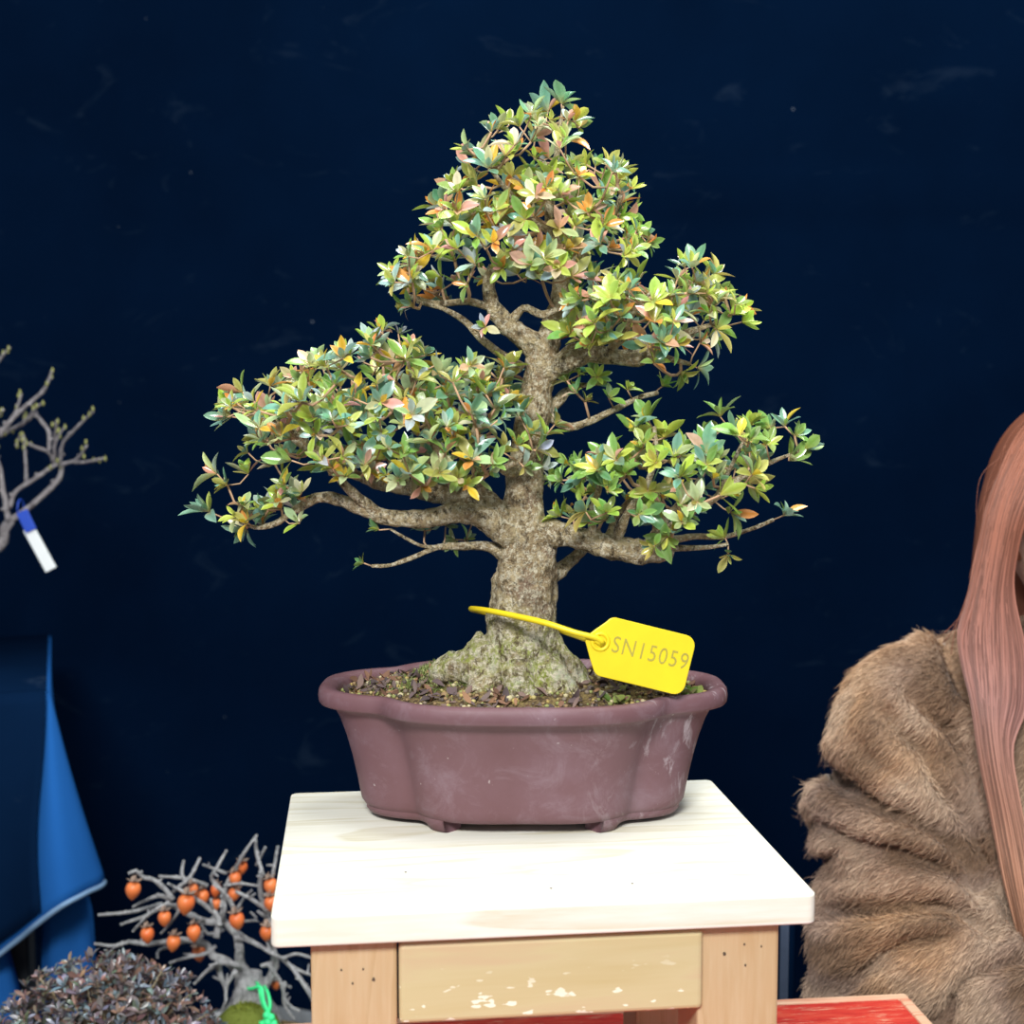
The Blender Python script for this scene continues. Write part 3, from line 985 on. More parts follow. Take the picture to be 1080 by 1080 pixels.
# ------------------------------------------------------------------ yellow tag round the trunk
def plant_tag():
    Yt = TY - 0.075
    hole = at(634, 677, Yt)
    root = empty('plant_tag', hole, 'yellow plastic tag printed SN15059, looped round the trunk of the bonsai', 'tag')
    # plate in its own plane: u to the right and down, v up
    a = math.radians(-14.5)
    yaw = math.radians(4)
    U = Vector((math.cos(a) * math.cos(yaw), math.sin(yaw), math.sin(a))).normalized()
    Nn = Vector((0.03, -1, 0.10)); Nn = (Nn - U * Nn.dot(U)).normalized()
    V = Nn.cross(U).normalized() * 1
    if V.z < 0: V = -V
    k = Yt / F
    def W(u, v, w=0): return hole + U * (u * k) + V * (v * k) + Nn * (w * k)
    # outline in px from the hole (hole at 0,0)
    def arc(cx, cy, r, a0, a1, n=6):
        return [(cx + r * math.cos(math.radians(a0 + (a1 - a0) * i / n)), cy + r * math.sin(math.radians(a0 + (a1 - a0) * i / n))) for i in range(n + 1)]
    ol = arc(88, 17, 12, 90, 0) + arc(88, -24, 12, 0, -90) + arc(8, -26, 10, -90, -150) + [(-7, -21), (-13, -10)] + arc(-8, -1, 9, 200, 150, 3) + [(-9, 12), (0, 22)] + arc(10, 19, 10, 140, 90)
    n = len(ol)
    mb = MB()
    fr = [W(x, y, 1.2) for x, y in ol]; bk = [W(x, y, -1.2) for x, y in ol]
    mb.add(bk + fr, [tuple(range(n - 1, -1, -1)), tuple(range(n, 2 * n))] + [(i, (i + 1) % n, n + (i + 1) % n, n + i) for i in range(n)], smooth=False)
    plate = mb.build('tag_plate', M['tag'], root, hole)
    bevel_mod(plate, 0.0007, 2)
    # raised ring round the hole
    mb = MB(); vs = []; fs = []
    for i in range(28):
        t = 2 * math.pi * i / 28
        for j in range(8):
            s = 2 * math.pi * j / 8
            rr = 8.6 + 2.2 * math.cos(s)
            vs.append(W(rr * math.cos(t) - 1, rr * math.sin(t), 1.2 + 1.5 * math.sin(s)))
    for i in range(28):
        for j in range(8):
            fs.append((i * 8 + j, ((i + 1) % 28) * 8 + j, ((i + 1) % 28) * 8 + (j + 1) % 8, i * 8 + (j + 1) % 8))
    mb.add(vs, fs); mb.build('hole_ring', M['tag'], plate, hole)
    # strap: a loop that starts in the hole, passes in front of the trunk, round its back and returns
    pts = [(W(2, -1, 2.5), 3.2), (W(-6, 3, 4), 3.2), (at(606, 667, TY - 0.078), 3.2), (at(575, 657, TY - 0.07), 3.4), (at(545, 650, TY - 0.055), 3.4), (at(515, 644, TY - 0.035), 3.2), (at(498, 642, TY - 0.005), 3.2), (at(503, 644, TY + 0.03), 3.2),
           (at(540, 652, TY + 0.048), 3.2), (at(580, 662, TY + 0.035), 3.2), (at(600, 668, TY - 0.01), 3.2), (at(618, 674, TY - 0.06), 3.2), (W(-5, 0, 2.2), 3.2), (W(1, -3, 0.5), 3)]
    mb = MB()
    tube(mb, catmull([(p, r * k) for p, r in pts], 0.003), 10)
    mb.build('strap', M['tag'], root, hole)
    # lettering
    cu = bpy.data.curves.new('lettering', 'FONT')
    cu.body = 'SN15059'
    cu.offset = -0.005; cu.size = 1.0; cu.extrude = 0.0; cu.space_character = 1.12
    cu.resolution_u = 4
    to = bpy.data.objects.new('lettering_curve', cu)
    COL.objects.link(to)
    bpy.context.view_layer.update()
    dg = bpy.context.evaluated_depsgraph_get()
    me0 = bpy.data.meshes.new_from_object(to.evaluated_get(dg))
    xs = [v.co.x for v in me0.vertices]; ys = [v.co.y for v in me0.vertices]
    x0, x1, y0, y1 = min(xs), max(xs), min(ys), max(ys)
    wpx, hpx = 84.0, 17.5
    vs = [W(12.5 + (v.co.x - x0) / (x1 - x0) * wpx, -7.5 + (v.co.y - y0) / (y1 - y0) * hpx, 1.2 + 0.35) for v in me0.vertices]
    fs = [tuple(p.vertices) for p in me0.polygons]
    bpy.data.objects.remove(to)
    mb = MB(); mb.add(vs, fs, smooth=False)
    lt = mb.build('lettering', M['ink'], plate, hole)
    tag(lt, 'grey printed serial SN15059')


plant_tag()

# ------------------------------------------------------------------ blue draped table on the left
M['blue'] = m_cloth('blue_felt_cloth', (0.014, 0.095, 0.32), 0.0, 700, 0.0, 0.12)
M['navy'] = m_cloth('navy_shade_sheet_felt', (0.0022, 0.0105, 0.034), 0.20, 700, 0.0, 0.2)
M['hem'] = plain('pale_blue_hem', (0.16, 0.27, 0.42), 0.7, 0.3)
M['dark_metal'] = plain('dark_grey_metal', (0.02, 0.025, 0.032), 0.5, 0.4)
M['glaze'] = plain('grey_glaze', (0.12, 0.13, 0.14), 0.35, 0.5)
M['bench'] = m_wood('dark_bench_wood', (0.16, 0.10, 0.06), (0.09, 0.05, 0.03), (0.2, 0.13, 0.08), 'X', 14)
A_top = at(50, 729, 2.02)
TBZ = A_top.z
TBX = A_top.x


def left_table():
    ang = math.radians(18.5)
    tu = Vector((math.cos(ang), math.sin(ang), 0)); tv = Vector((-math.sin(ang), math.cos(ang), 0))
    root = empty('folding_table', (TBX, 2.02, 0), 'long table under the blue cloth and its navy shade sheet at the left edge', 'table', rz=ang)
    c = None
    m = MB(); m.add(*box(-0.85, -0.004, 0.008, 0.49, TBZ - 0.03, TBZ - 0.004), smooth=False)
    bevel_mod(m.build('tabletop', M['dark_metal'], root, c), 0.004)
    for x in (-0.82, -0.075):
        for y in (0.05, 0.42):
            m = MB(); m.add(*box(x, x + 0.035, y, y + 0.035, 0, TBZ - 0.03), smooth=False)
            bevel_mod(m.build('leg', M['dark_metal'], root, c), 0.003)
    # blue cloth: top sheet, front and side drape meeting in a flared corner fold
    cl_root = empty('tablecloth', (TBX - 0.4, 2.15, TBZ), 'bright blue felt tablecloth with pale hem, its corner flaring out at the left', 'tablecloth')
    cc = cl_root.location.copy()
    A = A_top + Vector((0.004, -0.006, 0.001))
    tops = []; bots = []
    for (tx, b) in ((-0.85, at(-700, 1085, 1.73)), (-0.6, at(-470, 1080, 1.80)), (-0.35, at(-250, 1062, 1.87)), (-0.2, at(-110, 1045, 1.905)), (-0.1, at(-22, 1018, 1.925)), (-0.03, at(14, 995, 1.925)), (0, at(40, 974, 1.905)), (0, at(66, 955, 1.90)), (0, at(90, 942, 1.93)), (0, at(110, 930, 1.985))):
        tops.append(A + Vector((0, 0, 0)) + tu * tx); bots.append(b)
    for (ty, b) in ((0.04, at(99, 908, 2.06)), (0.14, at(84, 900, 2.14)), (0.30, at(72, 880, 2.28)), (0.5, at(62, 860, 2.48))):
        tops.append(A + tv * ty); bots.append(b)
    tp = catmull([(p, 0) for p in tops], 0.02) if False else None
    # resample both rims with the same parameter
    def resample(P, n):
        out = []
        for i in range(len(P) - 1):
            p0 = P[max(i - 1, 0)]; p1 = P[i]; p2 = P[i + 1]; p3 = P[min(i + 2, len(P) - 1)]
            for k in range(n):
                t = k / n
                out.append(0.5 * ((2 * p1) + (p2 - p0) * t + (2 * p0 - 5 * p1 + 4 * p2 - p3) * t * t + (3 * p1 - p0 - 3 * p2 + p3) * t ** 3))
        out.append(P[-1]); return out
    N = 6
    tt = []
    for i in range(len(tops) - 1):
        for k in range(N): tt.append(tops[i].lerp(tops[i + 1], k / N))
    tt.append(tops[-1])
    bb = resample(bots, N)
    vs = []; fs = []; K = 18
    for a, b in zip(tt, bb):
        for j in range(K + 1):
            t = j / K
            p = a.lerp(b, t)
            p = p + Vector((0, -0.014 * math.sin(math.pi * t) , 0.006 * math.sin(math.pi * t)))
            vs.append(p)
    for i in range(len(tt) - 1):
        for j in range(K):
            a = i * (K + 1) + j
            fs.append((a, a + 1, a + K + 2, a + K + 1))
    n0 = len(vs)
    vs += [A + tu * -0.85, A, A + tv * 0.5, A + tu * -0.85 + tv * 0.5]
    fs.append((n0, n0 + 1, n0 + 2, n0 + 3))
    m = MB(); m.add(vs, fs)
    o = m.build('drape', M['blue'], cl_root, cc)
    sd = o.modifiers.new('thick', 'SOLIDIFY'); sd.thickness = 0.003; sd.offset = 0
    m = MB(); tube(m, [(p, 0.0042) for p in bb[:9 * N + 1]], 8)
    m.build('hem', M['hem'], cl_root, cc)
    # two hanging folds of the cloth below the raised corner
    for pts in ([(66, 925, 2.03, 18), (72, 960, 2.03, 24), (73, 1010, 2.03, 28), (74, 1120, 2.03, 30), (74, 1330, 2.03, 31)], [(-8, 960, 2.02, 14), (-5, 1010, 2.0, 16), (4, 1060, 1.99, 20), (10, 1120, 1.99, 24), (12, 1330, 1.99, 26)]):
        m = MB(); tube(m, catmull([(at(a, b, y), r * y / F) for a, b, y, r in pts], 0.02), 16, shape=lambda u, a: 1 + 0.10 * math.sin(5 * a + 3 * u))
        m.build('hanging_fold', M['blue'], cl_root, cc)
    # added navy sheet: its dark colour stands for shade on the cloth front
    nv = MB(); vs = []; fs = []
    tr = [A + tu * x + tv * -0.008 + Vector((0, 0, 0.004)) for x in (-0.85, -0.6, -0.4, -0.25, -0.15, -0.1, -0.06, -0.035, -0.012, -0.003)]
    idx = [0, 7, 13, 18, 23, 26, 29, 32, 35, 37]
    K = 16
    for a, i in zip(tr, idx):
        b = bb[i]
        for j in range(K + 1):
            t = j / K * 0.955
            p = a.lerp(b + Vector((0, -0.006, 0)), t) + Vector((0.003 * math.sin(7 * t), -0.016 * math.sin(math.pi * t) - 0.003, 0.004 * math.sin(math.pi * t)))
            vs.append(p)
    for i in range(len(tr) - 1):
        for j in range(K):
            a = i * (K + 1) + j
            fs.append((a, a + 1, a + K + 2, a + K + 1))
    n0 = len(vs)
    vs += [tr[0], tr[-1], tr[-1] + tv * 0.5, tr[0] + tv * 0.5]
    fs.append((n0, n0 + 1, n0 + 2, n0 + 3))
    nv.add(vs, fs)
    c2 = A + Vector((-0.3, 0.1, 0.004))
    o = nv.build('shade_sheet', M['navy'], None, c2)
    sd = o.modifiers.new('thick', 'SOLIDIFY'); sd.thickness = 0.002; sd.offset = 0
    tag(o, 'dark navy dusty sheet that paints shade on the front of the bright blue tablecloth', 'cloth')


left_table()


def simple_pot(parent, origin, c, w, d, h, mat):
    m = MB()
    prof = [(0.0, 0.004), (0.78, 0.0), (0.80, 0.006), (0.93, h * 0.8), (0.95, h * 0.86), (1.0, h * 0.88), (1.0, h), (0.9, h), (0.88, h * 0.8), (0.0, h * 0.8)]
    lathe(m, [(r * w, z) for r, z in prof], c, 32, squash=(1, d / w))
    return m.build('pot', mat, parent, origin)


# ------------------------------------------------------------------ bare grey tree at the left edge
M['grey_bark'] = m_bark('grey_twig_bark', (0.30, 0.27, 0.28), (0.46, 0.43, 0.44), (0.58, 0.55, 0.55), dark=1.2)
M['bud'] = m_tint('bud', 0.7, 0.2)
M['label_white'] = plain('white_plastic', (0.80, 0.84, 0.84), 0.4, 0.4, 0.02)
M['label_blue'] = plain('blue_plastic', (0.02, 0.07, 0.45), 0.4, 0.4, 0.05)


def bare_tree():
    Y = 2.16
    base = Vector((at(-120, 700, Y).x, Y, TBZ))
    root = empty('bare_bonsai', base, 'leafless grey-barked bonsai with budding twig tips at the left edge', 'bonsai')
    simple_pot(root, base, base + Vector((0, 0, 0.006)), 0.13, 0.10, 0.055, M['glaze'])
    m = MB(); lathe(m, [(0.0, 0.056), (0.07, 0.055), (0.117, 0.046)], base, 24, squash=(1, 0.77))
    m.build('soil', M['soil'], root, base)
    s = 0.2778
    def c7(L, r0, r1, dy0=0.0, dy1=0.0):
        n = len(L)
        return [(at(x * s, 340 + y * s, Y + dy0 + (dy1 - dy0) * i / (n - 1)), (r0 + (r1 - r0) * i / (n - 1)) * Y / F) for i, (x, y) in enumerate(L)]
    trunkp = [(base + Vector((0, 0, 0.045)), 0.026), (at(-112, 660, Y), 0.021), (at(-88, 625, Y), 0.017), (at(-40, 600, Y), 0.012), (at(0, 576, Y), 0.0082), (at(5, 558, Y), 0.0078), (at(12, 549, Y), 0.007)]
    m = MB(); tube(m, catmull(trunkp, 0.006), 16, rough=0.18, freq=45)
    tube(m, catmull([(at(-106, 650, Y), 0.018), (at(-96, 590, Y + 0.02), 0.013), (at(-66, 520, Y + 0.02), 0.009), (at(-26, 470, Y + 0.01), 0.006), (at(0, 452, Y), 0.004)], 0.006), 12, rough=0.18, freq=45)
    m.build('trunk', M['grey_bark'], root, base)
    br = [([(35, 752), (100, 712), (170, 650), (225, 592), (232, 540)], 3.6, 2.4),
          ([(230, 542), (290, 520), (330, 468)], 2.2, 1.2), ([(284, 534), (340, 528), (392, 517)], 1.8, 1.3),
          ([(228, 535), (238, 462), (282, 410), (355, 335)], 2.3, 1.3), ([(205, 530), (208, 450), (216, 372)], 2.0, 1.2), ([(208, 470), (220, 435), (245, 398)], 1.4, 0.9),
          ([(205, 532), (182, 492), (120, 468), (80, 442)], 2.0, 1.3), ([(185, 495), (186, 420), (160, 380), (130, 352), (90, 382), (0, 432)], 1.8, 2.4),
          ([(35, 705), (58, 645), (130, 595), (215, 538)], 2.6, 2.2), ([(100, 605), (96, 510), (88, 425)], 1.8, 1.0),
          ([(30, 752), (22, 690), (8, 620), (0, 555), (-20, 500), (-8, 470)], 3.2, 1.6), ([(-4, 432), (50, 362), (120, 300), (168, 255), (198, 183)], 3.0, 1.3), ([(48, 366), (66, 320), (82, 272)], 1.7, 1.1), ([(98, 372), (125, 340), (152, 310)], 1.5, 1.0),
          ([(-90, 380), (-30, 200), (0, 140), (38, 95)], 2.4, 1.3), ([(-60, 420), (-10, 360), (12, 332)], 2.0, 1.4), ([(-90, 470), (-90, 380)], 3, 2.6), ([(90, 380), (92, 350)], 1.2, 0.8), ([(60, 470), (75, 430)], 1.2, .8)]
    rnd = random.Random(5)
    bm = None
    for i, (L, r0, r1) in enumerate(br):
        m = MB()
        pth = catmull(c7(L, r0, r1, rnd.uniform(-.01, .01), rnd.uniform(-.04, .04)), 0.006)
        tube(m, pth, 8, rough=0.35, freq=130)
        # knobbly spurs
        for j in range(3, len(pth) - 1, 4):
            p, r = pth[j]; d = Vector((rnd.uniform(-1, 1), rnd.uniform(-1, 1), rnd.uniform(-.3, 1))).normalized()
            tube(m, [(p, r * 0.9), (p + d * r * 2.2, r * 0.55)], 6)
        b = m.build('branch', M['grey_bark'], root, base)
        e, r = pth[-1]; d = (pth[-1][0] - pth[-3][0]).normalized()
        bm = MB()
        for k in range(3):
            c = e - d * (0.010 * k) + Vector((rnd.gauss(0, .002), rnd.gauss(0, .002), rnd.gauss(0, .002)))
            lathe(bm, [(0, -0.004), (0.0024, -0.001), (0.0022, 0.002), (0, 0.006)], c, 8)
        bm.c = [(0.26, 0.27, 0.10)] * len(bm.v)
        bm.build('bud_tips', M['bud'], b, base)
    # plant label hung on the lowest branch
    p0 = at(22, 541, Y - 0.012)
    rt = empty('plant_label', p0, 'white strip label with blue clip hanging from the bare grey bonsai', 'label')
    def strip(name, a, b, w, mat, th=0.0012):
        d = (b - a).normalized(); n = Vector((0, -1, 0.05)); sd = d.cross(n).normalized() * w; n = sd.cross(d).normalized() * th
        m = MB(); v = [a - sd - n, a + sd - n, b + sd - n, b - sd - n, a - sd + n, a + sd + n, b + sd + n, b - sd + n]
        m.add(v, [(0, 3, 2, 1), (4, 5, 6, 7), (0, 1, 5, 4), (1, 2, 6, 5), (2, 3, 7, 6), (3, 0, 4, 7)], smooth=False)
        bevel_mod(m.build(name, mat, rt, p0), 0.0008)
    k = Y / F
    strip('label_strip', at(30, 557, Y - 0.014), at(54, 601, Y - 0.014), 6.3 * k, M['label_white'])
    strip('clip', at(23, 539, Y - 0.015), at(33, 560, Y - 0.016), 6.0 * k, M['label_blue'], 0.0022)
    m = MB(); c = at(22, 541, Y)
    pts = [(c + Vector((0.0, -0.014 * math.cos(a), 0.008 + 0.014 * math.sin(a))), 0.0012) for a in [i * math.pi / 8 - 0.6 for i in range(15)]]
    tube(m, pts, 6); m.build('hook', M['label_blue'], rt, p0)


bare_tree()

# ------------------------------------------------------------------ low bench with the two background bonsai
BZ = 0.365


def bench():
    root = empty('plant_bench', (-0.45, 1.66, 0), 'low dark bench under the two background bonsai at lower left', 'bench')
    o = Vector((-0.45, 1.66, 0))
    m = MB(); m.add(*box(-0.80, -0.14, 1.42, 1.865, BZ - 0.03, BZ), smooth=False)
    bevel_mod(m.build('bench_top', M['bench'], root, o), 0.004)
    for x in (-0.78, -0.20):
        for y in (1.44, 1.82):
            m = MB(); m.add(*box(x, x + 0.04, y, y + 0.04, 0, BZ - 0.03), smooth=False)
            m.build('leg', M['bench'], root, o)


bench()
M['fruit'] = NT('orange_fruit')
_t = M['fruit']; _c = _t.ramp(_t.noise(40, 3), [(0.3, (0.72, 0.15, 0.04)), (0.7, (0.80, 0.24, 0.07))]); M['fruit'] = _t.set(_c, 0.38, 0.5)
M['calyx'] = plain('dry_calyx', (0.24, 0.17, 0.13), 0.8)
M['string'] = plain('bright_green_string', (0.06, 0.85, 0.30), 0.55, 0.3)
M['pers_bark'] = m_bark('silver_grey_bark', (0.48, 0.49, 0.50), (0.66, 0.67, 0.68), (0.76, 0.76, 0.76), dark=1.3)


def persimmon():
    Y = 1.78
    s = 230 / 1080
    def C(cx, cy, dy=0.0): return at(100 + cx * s, 870 + cy * s, Y + dy)
    k = Y / F
    base = Vector((C(760, 0).x, Y, BZ))
    root = empty('fruiting_bonsai', base, 'leafless grey bonsai hung with small orange fruits, behind the pine stool', 'bonsai')
    simple_pot(root, base, base, 0.12, 0.09, 0.07, M['glaze'])
    m = MB(); lathe(m, [(0.0, 0.064), (0.06, 0.066), (0.106, 0.055)], base, 24, squash=(1, 0.75))
    m.build('soil', M['soil'], root, base)
    # moss mound
    rnd = random.Random(9)
    m = MB()
    mc = C(750, 925, -0.035)
    lathe(m, [(0.062, -0.09), (0.055, -0.045), (0.042, -0.012), (0.026, 0.003), (0.012, 0.008), (0, 0.009)], mc, 24, (0.13, 0.16, 0.03), squash=(1, 0.8))
    for _ in range(900):
        a = rnd.uniform(0, 6.28); q = math.sqrt(rnd.random()); x = q * 0.05 * math.cos(a); y = q * 0.04 * math.sin(a)
        z = 0.009 - 0.040 * q ** 2.2
        b = mc + Vector((x, y, z)); t = b + Vector((rnd.gauss(0, .002), rnd.gauss(0, .002), 0.004)); w = Vector((rnd.uniform(-1, 1), rnd.uniform(-1, 1), 0)).normalized() * 0.0012
        g = rnd.uniform(.6, 1.4)
        m.add([b - w, b + w, t], [(0, 1, 2)], (0.17 * g, 0.20 * g, 0.03 * g))
    m.build('moss_mound', M['moss'], root, base)
    m = MB()
    tube(m, catmull([(base + Vector((0, 0, 0.05)), 0.040), (C(770, 930), 0.034), (C(775, 860), 0.027), (C(770, 790), 0.021), (C(760, 740), 0.017)], 0.005), 18, rough=0.25, freq=50)
    m.build('trunk', M['pers_bark'], root, base)
    main = [([(765, 760), (720, 690), (715, 600), (700, 540), (640, 480), (600, 470)], 9, 5, 0.0),
            ([(775, 860), (840, 800), (890, 700), (880, 600), (850, 440), (820, 330), (822, 240)], 8, 3, -0.01),
            ([(740, 770), (660, 680), (590, 650), (560, 600), (480, 570), (380, 575), (260, 590), (170, 580), (100, 600), (10, 590)], 8, 1.8, 0.0),
            ([(640, 480), (560, 480), (470, 445), (400, 405), (350, 400), (250, 450), (140, 490)], 6, 1.8, 0.01),
            ([(620, 500), (600, 440), (520, 380), (440, 330), (370, 295)], 5, 1.6, -0.02),
            ([(600, 560), (620, 480), (640, 400), (640, 330), (690, 230), (740, 140), (795, 60)], 6, 1.8, 0.0),
            ([(690, 410), (650, 350), (580, 270), (600, 220), (645, 140)], 4, 1.8, -0.01),
            ([(390, 370), (350, 320), (290, 270), (240, 260), (205, 225), (180, 235)], 4, 2.0, -0.02),
            ([(370, 370), (320, 350), (250, 375), (200, 400)], 3.5, 1.8, -0.01), ([(330, 390), (210, 425), (120, 438), (30, 445)], 3.2, 1.8, 0.02),
            ([(450, 290), (430, 240), (438, 190)], 2.6, 1.8, 0.01), ([(390, 330), (470, 260), (515, 175)], 3.4, 2.0, 0.0), ([(560, 300), (450, 265), (330, 255)], 3, 1.8, 0.03),
            ([(650, 240), (600, 220), (545, 200)], 2.4, 1.4, 0.02), ([(795, 70), (800, 130), (830, 240)], 2.2, 2.6, 0.0), ([(800, 200), (840, 120)], 2.0, 1.6, 0.02), ([(870, 300), (890, 200), (905, 120)], 3, 2, 0.0),
            ([(700, 330), (780, 370), (860, 430)], 2.4, 3, -0.02), ([(690, 560), (760, 570), (870, 630), (960, 690), (1040, 800), (1075, 860)], 4, 2.2, -0.03),
            ([(860, 690), (920, 780), (950, 880), (1000, 915)], 3, 2, -0.02), ([(940, 780), (935, 880), (980, 950)], 2.4, 1.6, -0.02), ([(960, 690), (1010, 720), (1075, 745)], 2.6, 2, 0.0), ([(930, 660), (1000, 640), (1080, 660)], 2.6, 2, 0.02), ([(1000, 730), (1050, 800), (1100, 860)], 2, 1.6, 0.03),
            ([(720, 700), (640, 680), (560, 720), (500, 780)], 4.5, 2, -0.03), ([(700, 720), (650, 800), (650, 870), (630, 915)], 3.6, 1.8, -0.04), ([(610, 660), (620, 740), (645, 800)], 5, 3, -0.02),
            ([(600, 600), (540, 640), (460, 655), (380, 680)], 3, 1.8, 0.0), ([(500, 575), (450, 580), (320, 620), (310, 650)], 2.6, 1.6, 0.02), ([(700, 420), (740, 360), (770, 330)], 2, 1.4, 0.02), ([(690, 480), (800, 470), (780, 440)], 2, 1.4, 0.0),
            ([(640, 300), (720, 290), (795, 300)], 2.2, 1.4, 0.0), ([(370, 380), (270, 440), (195, 520)], 2.4, 1.6, -0.03), ([(420, 420), (380, 480), (335, 530)], 2.2, 1.4, -0.02), ([(760, 790), (860, 760), (960, 800)], 3, 2, 0.03), ([(640, 520), (560, 540), (520, 480)], 3, 2, 0.03)]
    for L, r0, r1, dy in main:
        m = MB(); n = len(L)
        pth = catmull([(C(x, y, dy + rnd.uniform(-.012, .012)), (r0 + (r1 - r0) * i / (n - 1)) * k * 0.62 + 0.0004) for i, (x, y) in enumerate(L)], 0.006)
        tube(m, pth, 8, rough=0.3, freq=110)
        for j in range(4, len(pth) - 1, 5):
            p, r = pth[j]; d = Vector((rnd.uniform(-1, 1), rnd.uniform(-1, 1), rnd.uniform(-.2, 1))).normalized()
            L2 = rnd.choice([2.5, 2.5, 6, 9])
            tube(m, [(p, r * 0.8), (p + d * min(0.022, r * L2), r * 0.5)], 6)
        tube(m, [(pth[-1][0], r1 * k * .8), (pth[-1][0] + (pth[-1][0] - pth[-2][0]) * 0.5, r1 * k * 0.9)], 6)
        m.build('branch', M['pers_bark'], root, base)
    for i, (cx, cy, sc, dy) in enumerate([(190, 318, 1.0, -0.05), (345, 458, .86, -0.05), (260, 540, .9, -0.05), (390, 580, .92, -0.05), (490, 530, .92, -0.04), (452, 385, 1.15, -0.05), (485, 318, .75, 0.02), (535, 352, .85, 0.04), (690, 340, .82, 0.0), (695, 262, .8, 0.0), (725, 208, .85, 0.02), (703, 470, 1.0, -0.05), (872, 300, .95, -0.01), (872, 385, .9, -0.02), (853, 530, .95, -0.04), (515, 632, .95, 0.05), (895, 790, .6, 0.03), (600, 320, .75, 0.05), (600, 390, .7, 0.05)]):
        c = C(cx, cy, dy); R = 0.0102 * sc
        tl = Matrix.Rotation(rnd.uniform(-.25, .25), 3, 'Y') @ Matrix.Rotation(rnd.uniform(-.2, .2), 3, 'X')
        m = MB(); lathe(m, [(0, 0.95 * R), (0.5 * R, 0.93 * R), (0.85 * R, 0.6 * R), (1.0 * R, 0.1 * R), (0.92 * R, -0.4 * R), (0.62 * R, -0.95 * R), (0.3 * R, -1.3 * R), (0.08 * R, -1.5 * R), (0, -1.52 * R)], c, 16, tilt=tl)
        f = m.build('fruit', M['fruit'], root, base)
        m = MB()
        for q in range(4):
            a = q * math.pi / 2 + 0.4
            d = tl @ Vector((math.cos(a), math.sin(a), 0.25))
            leaf(m, c + tl @ Vector((0, 0, 0.93 * R)), d, tl @ Vector((0, 0, 1)), 1.15 * R, 0.42 * R, 0.4, 0.1, (1, 1, 1), 3)
        tube(m, [(c + tl @ Vector((0, 0, 0.9 * R)), 0.0011), (c + tl @ Vector((0.001, 0, 1.9 * R)), 0.0009)], 6)
        m.build('calyx', M['calyx'], f, base)
    # green string loop
    p0 = C(860, 980, -0.055)
    rt = empty('string_tie', p0, 'bright green knotted string looped round the fruiting bonsai trunk', 'string')
    m = MB()
    tube(m, catmull([(C(862, 940, -0.055), 0.0025), (C(830, 880, -0.05), 0.0023), (C(815, 810, -0.04), 0.0023), (C(800, 780, -0.01), 0.0021), (C(775, 775, 0.03), 0.0021), (C(745, 800, 0.0), 0.0021), (C(770, 812, -0.028), 0.0021), (C(822, 805, -0.042), 0.0023), (C(838, 880, -0.053), 0.0023), (C(864, 940, -0.058), 0.0025)], 0.003), 8)
    m.build('loop', M['string'], rt, p0)
    m = MB(); tube(m, catmull([(C(858, 940, -0.05), 0.0025), (C(868, 890, -0.045), 0.0023), (C(856, 830, -0.035), 0.0021), (C(840, 800, -0.02), 0.0021)], 0.003), 8)
    m.build('loop', M['string'], rt, p0)
    m = MB()
    for (a, b, r) in ((852, 945, .0058), (872, 955, .006), (860, 975, .0075), (836, 985, .0055), (884, 985, .006)):
        lathe(m, [(0, -r), (.7 * r, -.7 * r), (r, 0), (.7 * r, .7 * r), (0, r)], C(a, b, -0.06), 10)
    m.build('knot', M['string'], rt, p0)
    m = MB()
    tube(m, catmull([(C(850, 975, -0.06), 0.0023), (C(825, 990, -0.062), 0.0014), (C(815, 975, -0.066), 0.001)], 0.002), 6)
    m.build('string_end', M['string'], rt, p0)
    m = MB(); tube(m, catmull([(C(870, 985, -0.06), 0.0023), (C(880, 1040, -0.06), 0.0014), (C(870, 1080, -0.06), 0.001)], 0.002), 6)
    m.build('string_end', M['string'], rt, p0)


persimmon()
PAL['shrub'] = [((0.17, 0.145, 0.15), 20), ((0.24, 0.205, 0.21), 18), ((0.20, 0.25, 0.285), 18), ((0.29, 0.18, 0.145), 14), ((0.40, 0.24, 0.19), 8), ((0.16, 0.20, 0.13), 8), ((0.34, 0.38, 0.43), 8)]


def shrub():
    Y = 1.56
    c = at(112, 1150, Y); base = Vector((c.x, Y, BZ))
    root = empty('mounded_bonsai', base, 'dome-shaped bonsai with dull purple-grey leaves at the lower left corner', 'bonsai')
    simple_pot(root, base, base, 0.10, 0.075, 0.05, M['glaze'])
    m = MB(); tube(m, catmull([(base + Vector((0, 0, 0.035)), 0.024), (base + Vector((0.006, 0, 0.07)), 0.017), (c + Vector((0, 0, -0.01)), 0.014), (c + Vector((0, 0, 0.05)), 0.010)], 0.006), 14, rough=0.2)
    rnd = random.Random(21)
    ends = []
    R = Vector((0.155, 0.115, 0.160))
    i = 0
    while len(ends) < 1150:
        i += 1
        d = Vector((rnd.gauss(0, 1), rnd.gauss(0, 1), rnd.gauss(0.35, 1))).normalized()
        if d.z < -0.15: continue
        q = rnd.uniform(0.66, 1.0) + 0.07 * noise.noise(d * 3)
        ends.append((c + Vector((d.x * R.x * q, d.y * R.y * q, d.z * R.z * q)), d))
    for p, d in ends[::9]:
        tube(m, catmull([(c + Vector((0, 0, 0.03)), 0.004), (c.lerp(p, 0.5) + Vector((0, 0, 0.012)), 0.0025), (p, 0.001)], 0.02), 5)
    t = m.build('trunk', M['bark_upper'], root, base)
    m = MB()
    for p, d in ends:
        ax = d * 0.8 + Vector((rnd.gauss(0, .3), rnd.gauss(0, .3), 0.35 + rnd.gauss(0, .25)))
        rosette(m, p, ax, rnd, rnd.uniform(0.0105, 0.0155), 'shrub', n=rnd.randint(5, 7), seg=3)
    m.build('foliage', M['leaf'], root, base)


shrub()


